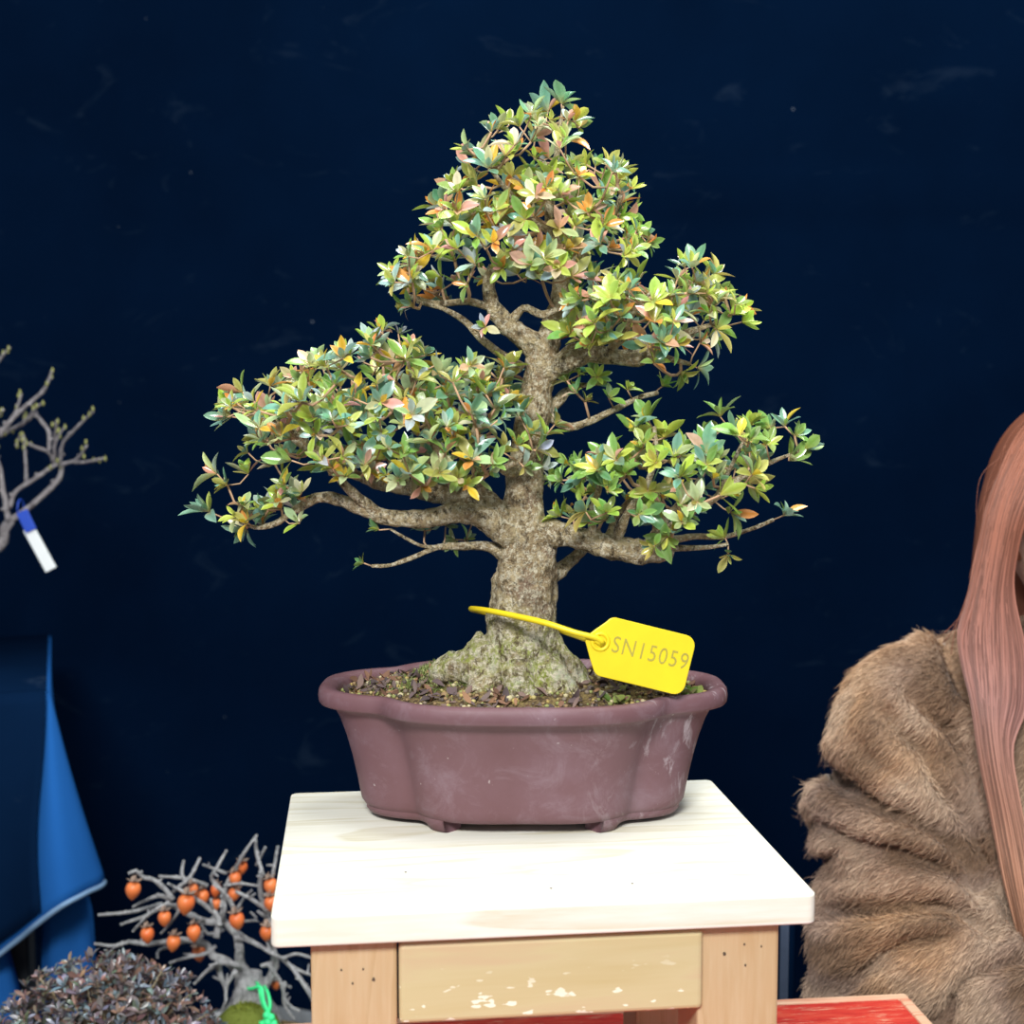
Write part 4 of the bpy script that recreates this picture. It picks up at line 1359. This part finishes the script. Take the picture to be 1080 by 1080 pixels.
# ------------------------------------------------------------------ navy covered plinth behind the stool's right leg
def plinth():
    a = at(839, 1000, 1.56)
    root = empty('display_plinth', (a.x - 0.075, 1.64, 0), 'narrow dark navy cloth-covered plinth behind the right leg of the pine stool', 'plinth')
    o = root.location.copy()
    m = MB(); m.add(*box(a.x - 0.15, a.x, 1.56, 1.72, 0, 0.715), smooth=False)
    bevel_mod(m.build('cover', M['navy'], root, o), 0.004)
    m = MB(); m.add(*box(a.x - 0.019, a.x - 0.009, 1.555, 1.562, 0, 0.715), smooth=False)
    m.build('edge_trim', plain('slate_blue_trim', (0.06, 0.085, 0.14), 0.6), root, o)


plinth()

# ------------------------------------------------------------------ the woman
M['skin'] = NT('skin')
_t = M['skin']; _t.set((0.68, 0.44, 0.34), 0.45, 0.4); _t.b.inputs['Subsurface Weight'].default_value = 0.12; _t.b.inputs['Subsurface Radius'].default_value = (0.01, 0.004, 0.002); M['skin'] = _t.m
M['eye_white'] = plain('eye_white', (0.8, 0.78, 0.75), 0.2, 0.5, 0.02)
M['iris'] = plain('dark_iris', (0.05, 0.03, 0.02), 0.2, 0.5)
M['lips'] = plain('lips', (0.50, 0.16, 0.14), 0.4, 0.4)
M['hair'] = m_tint('copper_rose_hair', 0.48, 0.22)
M['fur'] = m_tint('brown_fur', 0.62, 0.25, 0.15)
M['trouser'] = m_cloth('black_trousers', (0.012, 0.012, 0.014))
M['boot'] = plain('black_leather', (0.02, 0.018, 0.018), 0.35, 0.5)
WX = 0.708      # her centre line
HC = Vector((0.664, 1.62, 1.165))


def evaluated(o):
    bpy.context.view_layer.update()
    dg = bpy.context.evaluated_depsgraph_get()
    me = bpy.data.meshes.new_from_object(o.evaluated_get(dg))
    v = [x.co.copy() for x in me.vertices]; f = [tuple(p.vertices) for p in me.polygons]
    m = o.data
    bpy.data.objects.remove(o); bpy.data.meshes.remove(m); bpy.data.meshes.remove(me)
    return v, f


def union(mb, voxel, smooth=6):
    o = mb.build('union', M['skin'])
    r = o.modifiers.new('remesh', 'REMESH'); r.mode = 'VOXEL'; r.voxel_size = voxel
    if smooth:
        s = o.modifiers.new('smooth', 'SMOOTH'); s.factor = 0.5; s.iterations = smooth
    return evaluated(o)


def mir(p): return Vector((2 * WX - p.x, p.y, p.z))


def W3(pts): return [(at(a, b, y), r * y / F) for a, b, y, r in pts]


def head_mesh():
    nu, nv = 64, 48
    vs = []; fs = []
    for j in range(nv + 1):
        ph = math.pi * j / nv
        for i in range(nu):
            th = 2 * math.pi * i / nu
            d = Vector((math.sin(ph) * math.sin(th), -math.sin(ph) * math.cos(th), math.cos(ph)))   # theta 0 faces the camera
            x, y, z = d.x * 0.078, d.y * 0.094, d.z * 0.122
            if z < 0:
                k = -z / 0.122
                x *= 1 - 0.30 * k * k
                if y > 0: y *= 1 - 0.45 * k
                else: y *= 1 - 0.06 * k
            front = max(0, -d.y)
            def g(cx, cz, sx, sz): return math.exp(-((x - cx) / sx) ** 2 - ((z - cz) / sz) ** 2) * (front > 0.2)
            y += -0.020 * g(0, -0.028, 0.011, 0.014) - 0.011 * g(0, -0.008, 0.008, 0.022)
            y += 0.010 * (g(0.030, 0.004, 0.017, 0.010) + g(-0.030, 0.004, 0.017, 0.010))
            y += -0.004 * (g(0.030, 0.024, 0.022, 0.008) + g(-0.030, 0.024, 0.022, 0.008))
            y += -0.006 * g(0, -0.058, 0.020, 0.006) - 0.004 * g(0, -0.068, 0.016, 0.006) + 0.004 * g(0, -0.063, 0.022, 0.0025)
            y += -0.008 * g(0, -0.095, 0.018, 0.014)
            y += -0.004 * (g(0.042, -0.025, 0.018, 0.02) + g(-0.042, -0.025, 0.018, 0.02))
            vs.append(HC + Vector((x, y, z)))
    for j in range(nv):
        for i in range(nu):
            i2 = (i + 1) % nu
            fs.append((j * nu + i, (j + 1) * nu + i, (j + 1) * nu + i2, j * nu + i2))
    return vs, fs


def hand(mb, wrist, d, up, side):
    """five fingers on a palm; d: towards the fingers, up: back of the hand, side: +1 thumb along d x up"""
    d = d.normalized(); s = d.cross(up).normalized(); up = s.cross(d).normalized()
    tube(mb, catmull([(wrist - d * 0.03, 0.024), (wrist, 0.025), (wrist + d * 0.04, 0.034), (wrist + d * 0.08, 0.036), (wrist + d * 0.095, 0.030)], 0.006), 16, ell=None, shape=lambda u, a: 1)
    for i, (off, L) in enumerate(((-0.028, 0.072), (-0.009, 0.080), (0.010, 0.075), (0.028, 0.058))):
        p = wrist + d * 0.082 + s * off * side * -1
        q1 = p + d * L * 0.45 - up * 0.006; q2 = q1 + (d * 0.8 - up * 0.6).normalized() * L * 0.32; q3 = q2 + (d * 0.4 - up * 0.9).normalized() * L * 0.26
        tube(mb, catmull([(p - d * 0.02, 0.0092), (p, 0.0092), (q1, 0.0085), (q2, 0.0076), (q3, 0.0062)], 0.004), 10)
    p = wrist + d * 0.025 + s * side * 0.024
    q1 = p + (d * 0.6 + s * side * 0.7 - up * 0.2).normalized() * 0.035; q2 = q1 + (d * 0.9 + s * side * 0.15 - up * 0.2).normalized() * 0.032
    tube(mb, catmull([(p, 0.012), (q1, 0.0105), (q2, 0.0075)], 0.004), 10)


def woman():
    root = empty('person', (WX, 1.66, 0), 'seated person with long copper-pink hair in a brown fur coat, arms folded', 'person')
    O = Vector((WX, 1.66, 0))
    m = MB()
    m.add(*head_mesh())
    tube(m, catmull([(HC + Vector((0, 0.025, -0.06)), 0.048), (Vector((WX - 0.01, 1.655, 1.05)), 0.050), (Vector((WX, 1.66, 0.99)), 0.062), (Vector((WX, 1.68, 0.93)), 0.11)], 0.01), 24)
    tube(m, catmull([(Vector((WX, 1.68, 0.955)), 0.09), (Vector((WX, 1.68, 0.85)), 0.125), (Vector((WX, 1.68, 0.70)), 0.115), (Vector((WX, 1.68, 0.56)), 0.13)], 0.02), 24, ell=(1.05, 0.75, 1))
    for mm in (lambda p: p, mir):
        sh = at(985, 765, 1.65); el = at(925, 985, 1.525); wr = at(1120, 1062, 1.445)
        tube(m, [(mm(p), r) for p, r in catmull([(Vector((WX - 0.06, 1.67, 0.93)), 0.06), (sh, 0.052), (sh.lerp(el, .5), 0.044), (el, 0.038), (el.lerp(wr, .5), 0.036), (wr, 0.024)], 0.012)], 16)
        dr = Vector((0.9, -0.25, -0.12)); dr = dr if mm(Vector((0, 0, 0))).x == 0 else Vector((-0.9, -0.10, -0.02))
        h = MB(); hand(h, mm(wr) + (Vector((0, 0, 0.03)) if dr.x < 0 else Vector((0, -0.02, -0.012))), dr, Vector((0, -0.75, 0.65)), 1 if dr.x > 0 else -1)
        m.add(h.v, h.f)
    for sx in (-0.095, 0.095):
        tube(m, catmull([(Vector((WX + sx * 0.8, 1.66, 0.55)), 0.085), (Vector((WX + sx, 1.45, 0.535)), 0.075), (Vector((WX + sx, 1.25, 0.52)), 0.055), (Vector((WX + sx, 1.24, 0.30)), 0.052), (Vector((WX + sx, 1.27, 0.08)), 0.038)], 0.02), 16)
    body = m.build('body', M['skin'], root, O)
    for sx in (-1, 1):
        m = MB(); c = HC + Vector((0.030 * sx, -0.0705, 0.004))
        lathe(m, [(0, -0.0115), (0.008, -0.008), (0.0115, 0), (0.008, 0.008), (0, 0.0115)], c, 16)
        e = m.build('eye', M['eye_white'], body, O)
        m = MB(); lathe(m, [(0, 0.0003), (0.005, 0)], c + Vector((0, -0.0116, 0)), 14, tilt=Matrix.Rotation(math.radians(90), 3, 'X'))
        m.build('iris', M['iris'], body, O)
    m = MB()
    for cz, w, r in ((-0.0575, 0.021, 0.0040), (-0.0665, 0.018, 0.0048)):
        tube(m, catmull([(HC + Vector((-w, -0.083, cz - 0.001)), 0.001), (HC + Vector((-w * .4, -0.0925, cz + 0.001)), r), (HC + Vector((w * .4, -0.0925, cz + 0.001)), r), (HC + Vector((w, -0.083, cz - 0.001)), 0.001)], 0.003), 10)
    m.build('lips', M['lips'], body, O)
    for sx in (-1, 1):
        m = MB(); tube(m, catmull([(HC + Vector((sx * 0.066, 0.0, 0.028)), 0.006), (HC + Vector((sx * 0.074, 0.012, 0.02)), 0.007), (HC + Vector((sx * 0.072, 0.010, -0.005)), 0.007), (HC + Vector((sx * 0.066, 0.0, -0.03)), 0.006)], 0.004), 10)
        m.build('ear', M['skin'], body, O)
        m = MB(); tube(m, catmull([(HC + Vector((sx * 0.014, -0.094, 0.026)), 0.0022), (HC + Vector((sx * 0.030, -0.091, 0.031)), 0.0026), (HC + Vector((sx * 0.048, -0.078, 0.026)), 0.0012)], 0.004), 8)
        m.build('eyebrow', plain('brow', (0.12, 0.06, 0.04), 0.7), body, O)
    # trousers and boots
    for sx in (-0.095, 0.095):
        m = MB(); tube(m, catmull([(Vector((WX + sx * 0.6, 1.70, 0.55)), 0.090), (Vector((WX + sx, 1.47, 0.54)), 0.092), (Vector((WX + sx, 1.25, 0.525)), 0.072), (Vector((WX + sx, 1.235, 0.30)), 0.066), (Vector((WX + sx, 1.265, 0.10)), 0.055)], 0.015), 20, rough=0.05, freq=14)
        m.build('trouser_leg', M['trouser'], root, O)
        m = MB(); tube(m, catmull([(Vector((WX + sx, 1.275, 0.16)), 0.048), (Vector((WX + sx, 1.28, 0.055)), 0.052), (Vector((WX + sx, 1.21, 0.044)), 0.046), (Vector((WX + sx, 1.12, 0.036)), 0.038), (Vector((WX + sx, 1.07, 0.030)), 0.026)], 0.01), 18)
        m.v = [Vector((v[0], v[1], max(0.001, v[2]))) for v in m.v]
        m.build('boot', M['boot'], root, O)
    # ---- fur coat
    m = MB()
    tube(m, catmull([(Vector((WX, 1.70, 0.47)), 0.19), (Vector((WX, 1.69, 0.56)), 0.185), (Vector((WX, 1.69, 0.70)), 0.170), (Vector((WX, 1.68, 0.82)), 0.165), (Vector((WX, 1.68, 0.90)), 0.15), (Vector((WX, 1.675, 0.96)), 0.11), (Vector((WX, 1.67, 1.0)), 0.075)], 0.02), 32, ell=(1.0, 0.78, 1.0))
    half = [
        [(1080, 735, 1.67, 80), (1010, 742, 1.66, 72), (965, 765, 1.64, 72)],
        [(968, 765, 1.66, 66), (950, 850, 1.63, 62), (942, 940, 1.605, 58), (945, 1000, 1.59, 56)],
        [(945, 1005, 1.585, 54), (1010, 1045, 1.53, 50), (1090, 1060, 1.49, 48), (1170, 1066, 1.46, 46)],
        [(1000, 712, 1.62, 48), (950, 742, 1.585, 58), (936, 785, 1.56, 60), (958, 850, 1.525, 46), (1012, 922, 1.50, 30), (1038, 960, 1.485, 16)],
        [(975, 790, 1.555, 34), (1005, 840, 1.53, 30), (1030, 900, 1.515, 24)],
        [(907, 850, 1.60, 54), (905, 872, 1.56, 50), (948, 884, 1.50, 36), (1000, 918, 1.475, 28), (1035, 955, 1.47, 18)],
        [(915, 950, 1.56, 64), (960, 934, 1.49, 46), (1015, 952, 1.465, 34), (1045, 985, 1.455, 20)],
        [(898, 1006, 1.53, 58), (955, 990, 1.455, 42), (1030, 1000, 1.435, 34), (1100, 1022, 1.42, 30)],
        [(898, 1052, 1.52, 56), (935, 1046, 1.46, 38), (985, 1030, 1.425, 34), (1070, 1036, 1.405, 32), (1150, 1050, 1.40, 34)],
        [(1000, 1085, 1.44, 40), (1040, 1066, 1.405, 36), (1090, 1066, 1.395, 38), (1170, 1070, 1.39, 44)],
        [(1010, 694, 1.62, 26), (1028, 760, 1.555, 24), (1042, 850, 1.51, 22), (1060, 950, 1.475, 22), (1075, 1000, 1.46, 18)],
        [(1100, 690, 1.66, 42), (1050, 700, 1.62, 36), (1030, 735, 1.59, 30)],
        [(1095, 740, 1.52, 30), (1092, 850, 1.50, 30), (1098, 960, 1.47, 28)],
    ]
    for pts in half:
        pth = catmull(W3(pts), 0.012)
        tube(m, pth, 18)
        tube(m, [(mir(p), r) for p, r in pth], 18)
    v, f = union(m, 0.0058, 2)
    # deep creases between the rolls of the gathered sleeve
    creases = [([(862, 806), (895, 828), (930, 852), (970, 868), (1000, 885), (1020, 905), (1040, 935)], 1.0), ([(864, 870), (890, 884), (916, 893), (955, 900), (989, 912), (1012, 922), (1035, 945)], 1.0), ([(838, 915), (860, 910), (880, 903)], 0.4),
               ([(880, 962), (920, 960), (965, 956), (1005, 958), (1030, 972), (1050, 985)], 0.95), ([(884, 1050), (905, 1030), (930, 1008), (960, 992), (1000, 985)], 0.8), ([(998, 1075), (1012, 1045), (1035, 1025), (1070, 1012), (1095, 1010)], 0.8),
               ([(958, 731), (985, 755), (1005, 775), (1020, 800), (1030, 835), (1040, 875)], 0.6), ([(938, 752), (955, 775), (975, 790), (990, 820), (1010, 850), (1030, 885), (1045, 925)], 0.8), ([(995, 668), (1008, 700), (1024, 735)], 0.7), ([(1040, 790), (1050, 850), (1066, 910), (1076, 965)], 0.8), ([(1000, 800), (1015, 830), (1032, 875)], 0.45)]
    creases = [(np.array([(p.x, p.y) for p, r in catmull([(Vector((a, b, 0)), 0) for a, b in L], 5)]), k) for L, k in creases]
    def crease_at(p):
        if p.y > 1.68 or p.x > 0.78: return 0.0, 0.0
        q = p - Vector((0, 0, CAMH)); cz = q.y * CP - q.z * SP; cy = q.y * SP + q.z * CP
        x = 540 + F * q.x / cz; y = 540 - F * cy / cz
        best = 0.0; lip = 0.0
        for L, k in creases:
            d2 = ((L[:, 0] - x) ** 2 + (L[:, 1] - y) ** 2).min()
            best = max(best, k * math.exp(-d2 / 60.0)); lip = max(lip, k * math.exp(-(math.sqrt(d2) - 24) ** 2 / 130.0))
        return best, lip
    vn = [Vector((0, 0, 0)) for _ in v]
    for q in f:
        nn = (v[q[1]] - v[q[0]]).cross(v[q[2]] - v[q[0]])
        for k in q: vn[k] += nn
    for k in range(len(v)):
        if vn[k].length < 1e-12: continue
        n_ = vn[k].normalized()
        if n_.y > 0.45: continue
        c_, l_ = crease_at(v[k])
        v[k] = v[k] + n_ * (-0.024 * c_ + 0.007 * l_)
    cm = MB()
    def furcol(p, rnd):
        a = noise.noise(p * 9); b = noise.noise(p * 17 + Vector((5, 0, 0)))
        tan = Vector((0.44, 0.27, 0.15)); taupe = Vector((0.31, 0.22, 0.175)); brown = Vector((0.21, 0.125, 0.072)); cream = Vector((0.50, 0.37, 0.265))
        c = taupe.lerp(tan, max(0, min(1, 0.5 + a * 1.1)))
        c = c.lerp(brown, max(0, min(0.85, b * 1.9)))
        c = c.lerp(cream, max(0, min(0.7, -b * 1.6)))
        return c * rnd.uniform(0.8, 1.2)
    rnd = random.Random(31)
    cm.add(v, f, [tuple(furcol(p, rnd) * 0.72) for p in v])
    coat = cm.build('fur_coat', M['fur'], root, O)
    # guard hairs
    fm = MB()
    V = np.array([tuple(p) for p in v]); 
    tri = []
    for q in f:
        for k in range(1, len(q) - 1): tri.append((q[0], q[k], q[k + 1]))
    tri = np.array(tri)
    A, B, C = V[tri[:, 0]], V[tri[:, 1]], V[tri[:, 2]]
    cr = np.cross(B - A, C - A); ar = np.linalg.norm(cr, axis=1) / 2; nr = cr / np.maximum(1e-12, 2 * ar[:, None])
    ctr = (A + B + C) / 3
    px = 540 + ctr[:, 0] / ctr[:, 1] * F
    facing = -(nr * (ctr - np.array([0, 0, CAMH])) / np.linalg.norm(ctr - np.array([0, 0, CAMH]), axis=1)[:, None]).sum(1)
    wgt = ar * np.where((px < 1110) & (facing > -0.45) & (ctr[:, 2] > 0.5), 1.0, 0.07)
    rg = np.random.RandomState(4)
    N = 150000
    idx = rg.choice(len(tri), N, p=wgt / wgt.sum())
    r1 = np.sqrt(rg.rand(N)); r2 = rg.rand(N)
    P = A[idx] * (1 - r1)[:, None] + B[idx] * (r1 * (1 - r2))[:, None] + C[idx] * (r1 * r2)[:, None]
    NN = nr[idx]
    # fur lies along the limb: away from her chest and downwards
    for i in range(N):
        p = Vector(P[i]); n = Vector(NN[i])
        flow = Vector((-0.75, -0.25, -0.45 + 0.6 * noise.noise(p * 7)))
        if p.x > WX: flow.x = 0.75
        flow += Vector((rg.normal(0, .16), rg.normal(0, .16), rg.normal(0, .16)))
        t = flow - n * flow.dot(n)
        if t.length > 1e-5: t.normalize()
        clump = noise.noise(p * 60)
        d = (n * (0.36 + 0.12 * clump) + t * 0.8).normalized()
        L = rg.uniform(0.008, 0.0145) * (1 - 0.55 * crease_at(p)[0])
        long = rg.rand() < 0.04
        if long: L *= 1.9
        sdv = d.cross(Vector((rg.normal(), rg.normal(), rg.normal()))).normalized() * (0.00042 if not long else 0.0003)
        p1 = p + d * L * 0.55; p2 = p1 + (d * 0.7 + t * 0.55 - Vector((0, 0, 0.15))).normalized() * L * 0.5
        c = furcol(p, rnd)
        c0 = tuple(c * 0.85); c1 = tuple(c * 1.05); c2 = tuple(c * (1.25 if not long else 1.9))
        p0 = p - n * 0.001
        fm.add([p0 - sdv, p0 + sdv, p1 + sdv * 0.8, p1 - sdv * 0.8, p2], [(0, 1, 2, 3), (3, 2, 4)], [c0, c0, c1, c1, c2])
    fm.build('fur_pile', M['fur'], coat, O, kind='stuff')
    # ---- hair
    outer = [(1150, 408, 1.61), (1112, 424, 1.585), (1077, 455, 1.57), (1047, 520, 1.555), (1033, 580, 1.545), (1023, 630, 1.535), (1014, 668, 1.525), (1018, 704, 1.505), (1027, 745, 1.485), (1035, 800, 1.468), (1047, 860, 1.452), (1060, 930, 1.430), (1074, 990, 1.412)]
    inner = [(1152, 402, 1.55), (1132, 440, 1.515), (1108, 490, 1.505), (1082, 540, 1.500), (1069, 590, 1.505), (1067, 630, 1.505), (1078, 690, 1.490), (1078, 742, 1.475), (1065, 785, 1.462), (1070, 830, 1.448), (1080, 880, 1.436), (1090, 940, 1.420), (1093, 995, 1.408)]
    ow = [p for p, r in catmull([(at(*p), 0) for p in outer], 0.012)]
    iw0 = [(at(*p), 0) for p in inner]
    def rs(P, n):
        L = [0]
        for i in range(1, len(P)): L.append(L[-1] + (P[i] - P[i - 1]).length)
        out = []; j = 0
        for k in range(n):
            t = L[-1] * k / (n - 1)
            while j < len(P) - 2 and L[j + 1] < t: j += 1
            out.append(P[j].lerp(P[j + 1], (t - L[j]) / max(1e-9, L[j + 1] - L[j])))
        return out
    NP = 60
    def dense(ctrl):
        # keep both rims in step: sample by control index
        out = []
        n = len(ctrl)
        for k in range(NP):
            t = k / (NP - 1) * (n - 1); i = min(n - 2, int(t)); u = t - i
            p0 = ctrl[max(0, i - 1)]; p1 = ctrl[i]; p2 = ctrl[i + 1]; p3 = ctrl[min(n - 1, i + 2)]
            out.append(0.5 * ((2 * p1) + (p2 - p0) * u + (2 * p0 - 5 * p1 + 4 * p2 - p3) * u * u + (3 * p1 - p0 - 3 * p2 + p3) * u ** 3))
        return out
    OW = dense([at(*p) for p in outer]); IW = dense([at(*p) for p in inner])
    def haircol(u, g):
        a, b, c, d = Vector((0.245, 0.082, 0.042)), Vector((0.25, 0.095, 0.060)), Vector((0.245, 0.118, 0.098)), Vector((0.33, 0.17, 0.10))
        if u < 0.3: q = a.lerp(b, u / 0.3)
        elif u < 0.62: q = b.lerp(c, (u - 0.3) / 0.32)
        else: q = c.lerp(d, (u - 0.62) / 0.38)
        return tuple(q * g)
    hm = MB()
    # skull cap
    vs = []; fs = []; nu, nv = 48, 26
    for j in range(nv + 1):
        ph = 0.02 + (math.pi * 0.66) * j / nv
        for i in range(nu):
            th = 2 * math.pi * i / nu
            d = Vector((math.sin(ph) * math.sin(th), -math.sin(ph) * math.cos(th), math.cos(ph)))
            q = Vector((d.x * 0.091, d.y * 0.112, d.z * 0.130))
            fr = max(0, -d.y)
            if fr > 0.35 and d.z < 0.62:        # leave the face free
                q = Vector((d.x * 0.070, d.y * 0.080, d.z * 0.110))
            vs.append(HC + q + Vector((0, 0.008, 0.004)))
    for j in range(nv):
        for i in range(nu):
            i2 = (i + 1) % nu
            fs.append((j * nu + i, (j + 1) * nu + i, (j + 1) * nu + i2, j * nu + i2))
    hm.add(vs, fs, haircol(0.05, 0.85))
    # hair down the back
    tube(hm, catmull([(HC + Vector((0.01, 0.05, 0.05)), 0.058), (HC + Vector((0.015, 0.065, -0.08)), 0.060), (Vector((WX, 1.755, 0.98)), 0.072), (Vector((WX, 1.80, 0.80)), 0.06)], 0.015), 24, col=haircol(0.3, 0.8), ell=(1.15, 0.6, 1))
    def curtain(mf, OWx, IWx, base_mb):
        vs = []; fs = []; S = 14
        for q_, (o, i) in enumerate(zip(OWx, IWx)):
            c = (o + i) / 2; h = (o - i) / 2
            dp = 0.013 + 0.034 * max(0.0, min(1.0, (26 - q_) / 12.0))
            for k in range(S):
                a = 2 * math.pi * k / S
                vs.append(mf(c + h * 0.94 * math.cos(a) + Vector((0, dp * math.sin(a) + dp * 0.75 - 0.006, 0))))
        for j in range(NP - 1):
            for k in range(S):
                k2 = (k + 1) % S
                fs.append((j * S + k, j * S + k2, (j + 1) * S + k2, (j + 1) * S + k))
        cs = []
        for j in range(NP): cs += [haircol(j / (NP - 1), 0.72)] * S
        base_mb.add(vs, fs, cs)
    curtain(lambda p: p, OW, IW, hm)
    hair = None
    OM = [mir(p) + Vector((-0.088 * max(0, 1 - i / 44), 0, 0)) for i, p in enumerate(OW)]; IM = [mir(p) + Vector((-0.088 * max(0, 1 - i / 44), 0, 0)) for i, p in enumerate(IW)]
    curtain(lambda p: p, OM, IM, hm)
    hair = hm.build('hair', M['hair'], root, O)
    sm = MB()
    for (OO, II, n) in ((OW, IW, 900), (OM, IM, 350)):
        for s_ in range(n):
            u = rnd.random(); dep = rnd.uniform(-0.006, 0.004); g = rnd.uniform(0.5, 1.5)
            k0 = rnd.choice([0, 0, 0, rnd.randint(0, 25)]); k1 = NP - 1 - (rnd.randint(0, 8) if rnd.random() < .6 else rnd.randint(8, 26))
            w = rnd.uniform(0.0005, 0.0013); ph = rnd.uniform(0, 6); am = rnd.uniform(0.0, 0.11); du = rnd.uniform(-.12, .12)
            if u < 0.04 or u > 0.96: am *= 2
            vs = []; fs = []; cs = []
            for k in range(k0, k1 + 1):
                t = k / (NP - 1)
                uu = u + am * math.sin(ph + 5 * t) + du * t
                uu = min(1.04, max(-0.04, uu))
                p = OO[k].lerp(II[k], uu) + Vector((0, -0.013 * math.sin(math.pi * min(1, max(0, uu))) + dep, 0))
                tn = (OO[min(NP - 1, k + 1)] - OO[max(0, k - 1)]).normalized()
                sd = tn.cross(Vector((0.2, -1, 0))).normalized()
                ww = w * (1 if k < k1 - 6 else (k1 - k + 0.3) / 6)
                vs += [p - sd * ww, p + Vector((0, -ww * 0.6, 0)), p + sd * ww]
                cs += [haircol(t, g)] * 3
            m_ = k1 - k0
            for q in range(m_):
                a = q * 3
                fs += [(a, a + 1, a + 4, a + 3), (a + 1, a + 2, a + 5, a + 4)]
            sm.add(vs, fs, cs)
    # fly-away hairs on the left
    for L in ([(1085, 440, 1.57), (1064, 462, 1.57), (1052, 500, 1.56), (1040, 520, 1.56), (1032, 545, 1.56)], [(1090, 445, 1.57), (1060, 478, 1.57), (1036, 500, 1.57), (1030, 530, 1.57), (1031, 560, 1.57)], [(1027, 600, 1.54), (1018, 640, 1.54), (1004, 660, 1.54), (995, 668, 1.54)],
              [(1022, 628, 1.54), (1010, 655, 1.53), (1000, 672, 1.53), (994, 678, 1.53)], [(1060, 470, 1.56), (1042, 510, 1.56), (1034, 560, 1.55), (1022, 610, 1.55)], [(1030, 590, 1.54), (1019, 630, 1.535), (1008, 662, 1.53), (1003, 690, 1.52)]):
        tube(sm, catmull([(at(*p), 0.0004) for p in L], 0.006), 4, col=haircol(0.2, 0.9))
    sm.build('hair_strands', M['hair'], hair, O, kind='stuff')
    # chair she sits on
    ch = empty('chair', (WX, 1.70, 0), 'dark chair under the seated person in the fur coat', 'chair')
    oc = Vector((WX, 1.70, 0))
    m = MB(); m.add(*box(WX - 0.21, WX + 0.21, 1.50, 1.90, 0.415, 0.445), smooth=False)
    bevel_mod(m.build('seat', M['navy'], ch, oc), 0.01)
    for x in (WX - 0.20, WX + 0.175):
        for y in (1.51, 1.87):
            m = MB(); m.add(*box(x, x + 0.025, y, y + 0.025, 0, 0.43 if y < 1.7 else 0.80), smooth=False)
            m.build('leg', M['dark_metal'], ch, oc)
    m = MB(); m.add(*box(WX - 0.18, WX + 0.18, 1.872, 1.892, 0.58, 0.80), smooth=False)
    bevel_mod(m.build('backrest', M['navy'], ch, oc), 0.006)


woman()

# ------------------------------------------------------------------ light: two ceiling panels of the hall and the daylight that fills it
def panel(name, loc, target, size, energy, col=(1, 0.98, 0.95)):
    l = bpy.data.lights.new(name, 'AREA'); l.shape = 'RECTANGLE'; l.size, l.size_y = size; l.energy = energy; l.color = col
    o = bpy.data.objects.new(name, l); COL.objects.link(o); o.location = loc
    d = Vector(target) - Vector(loc); o.rotation_euler = d.to_track_quat('-Z', 'Y').to_euler()
    return o


panel('ceiling_light_key', (-0.35, -0.9, 2.55), (0, 1.2, 1.05), (0.8, 0.45), 90, (1, 0.99, 0.97))
panel('ceiling_light_overhead', (0.5, 1.2, 3.2), (0.1, 1.2, 1.0), (1.6, 0.9), 66, (0.98, 1.0, 0.98))
w = bpy.data.worlds.new('hall'); SC.world = w; w.use_nodes = True
w.node_tree.nodes['Background'].inputs[0].default_value = (0.80, 0.88, 1.0, 1)
w.node_tree.nodes['Background'].inputs[1].default_value = 0.40
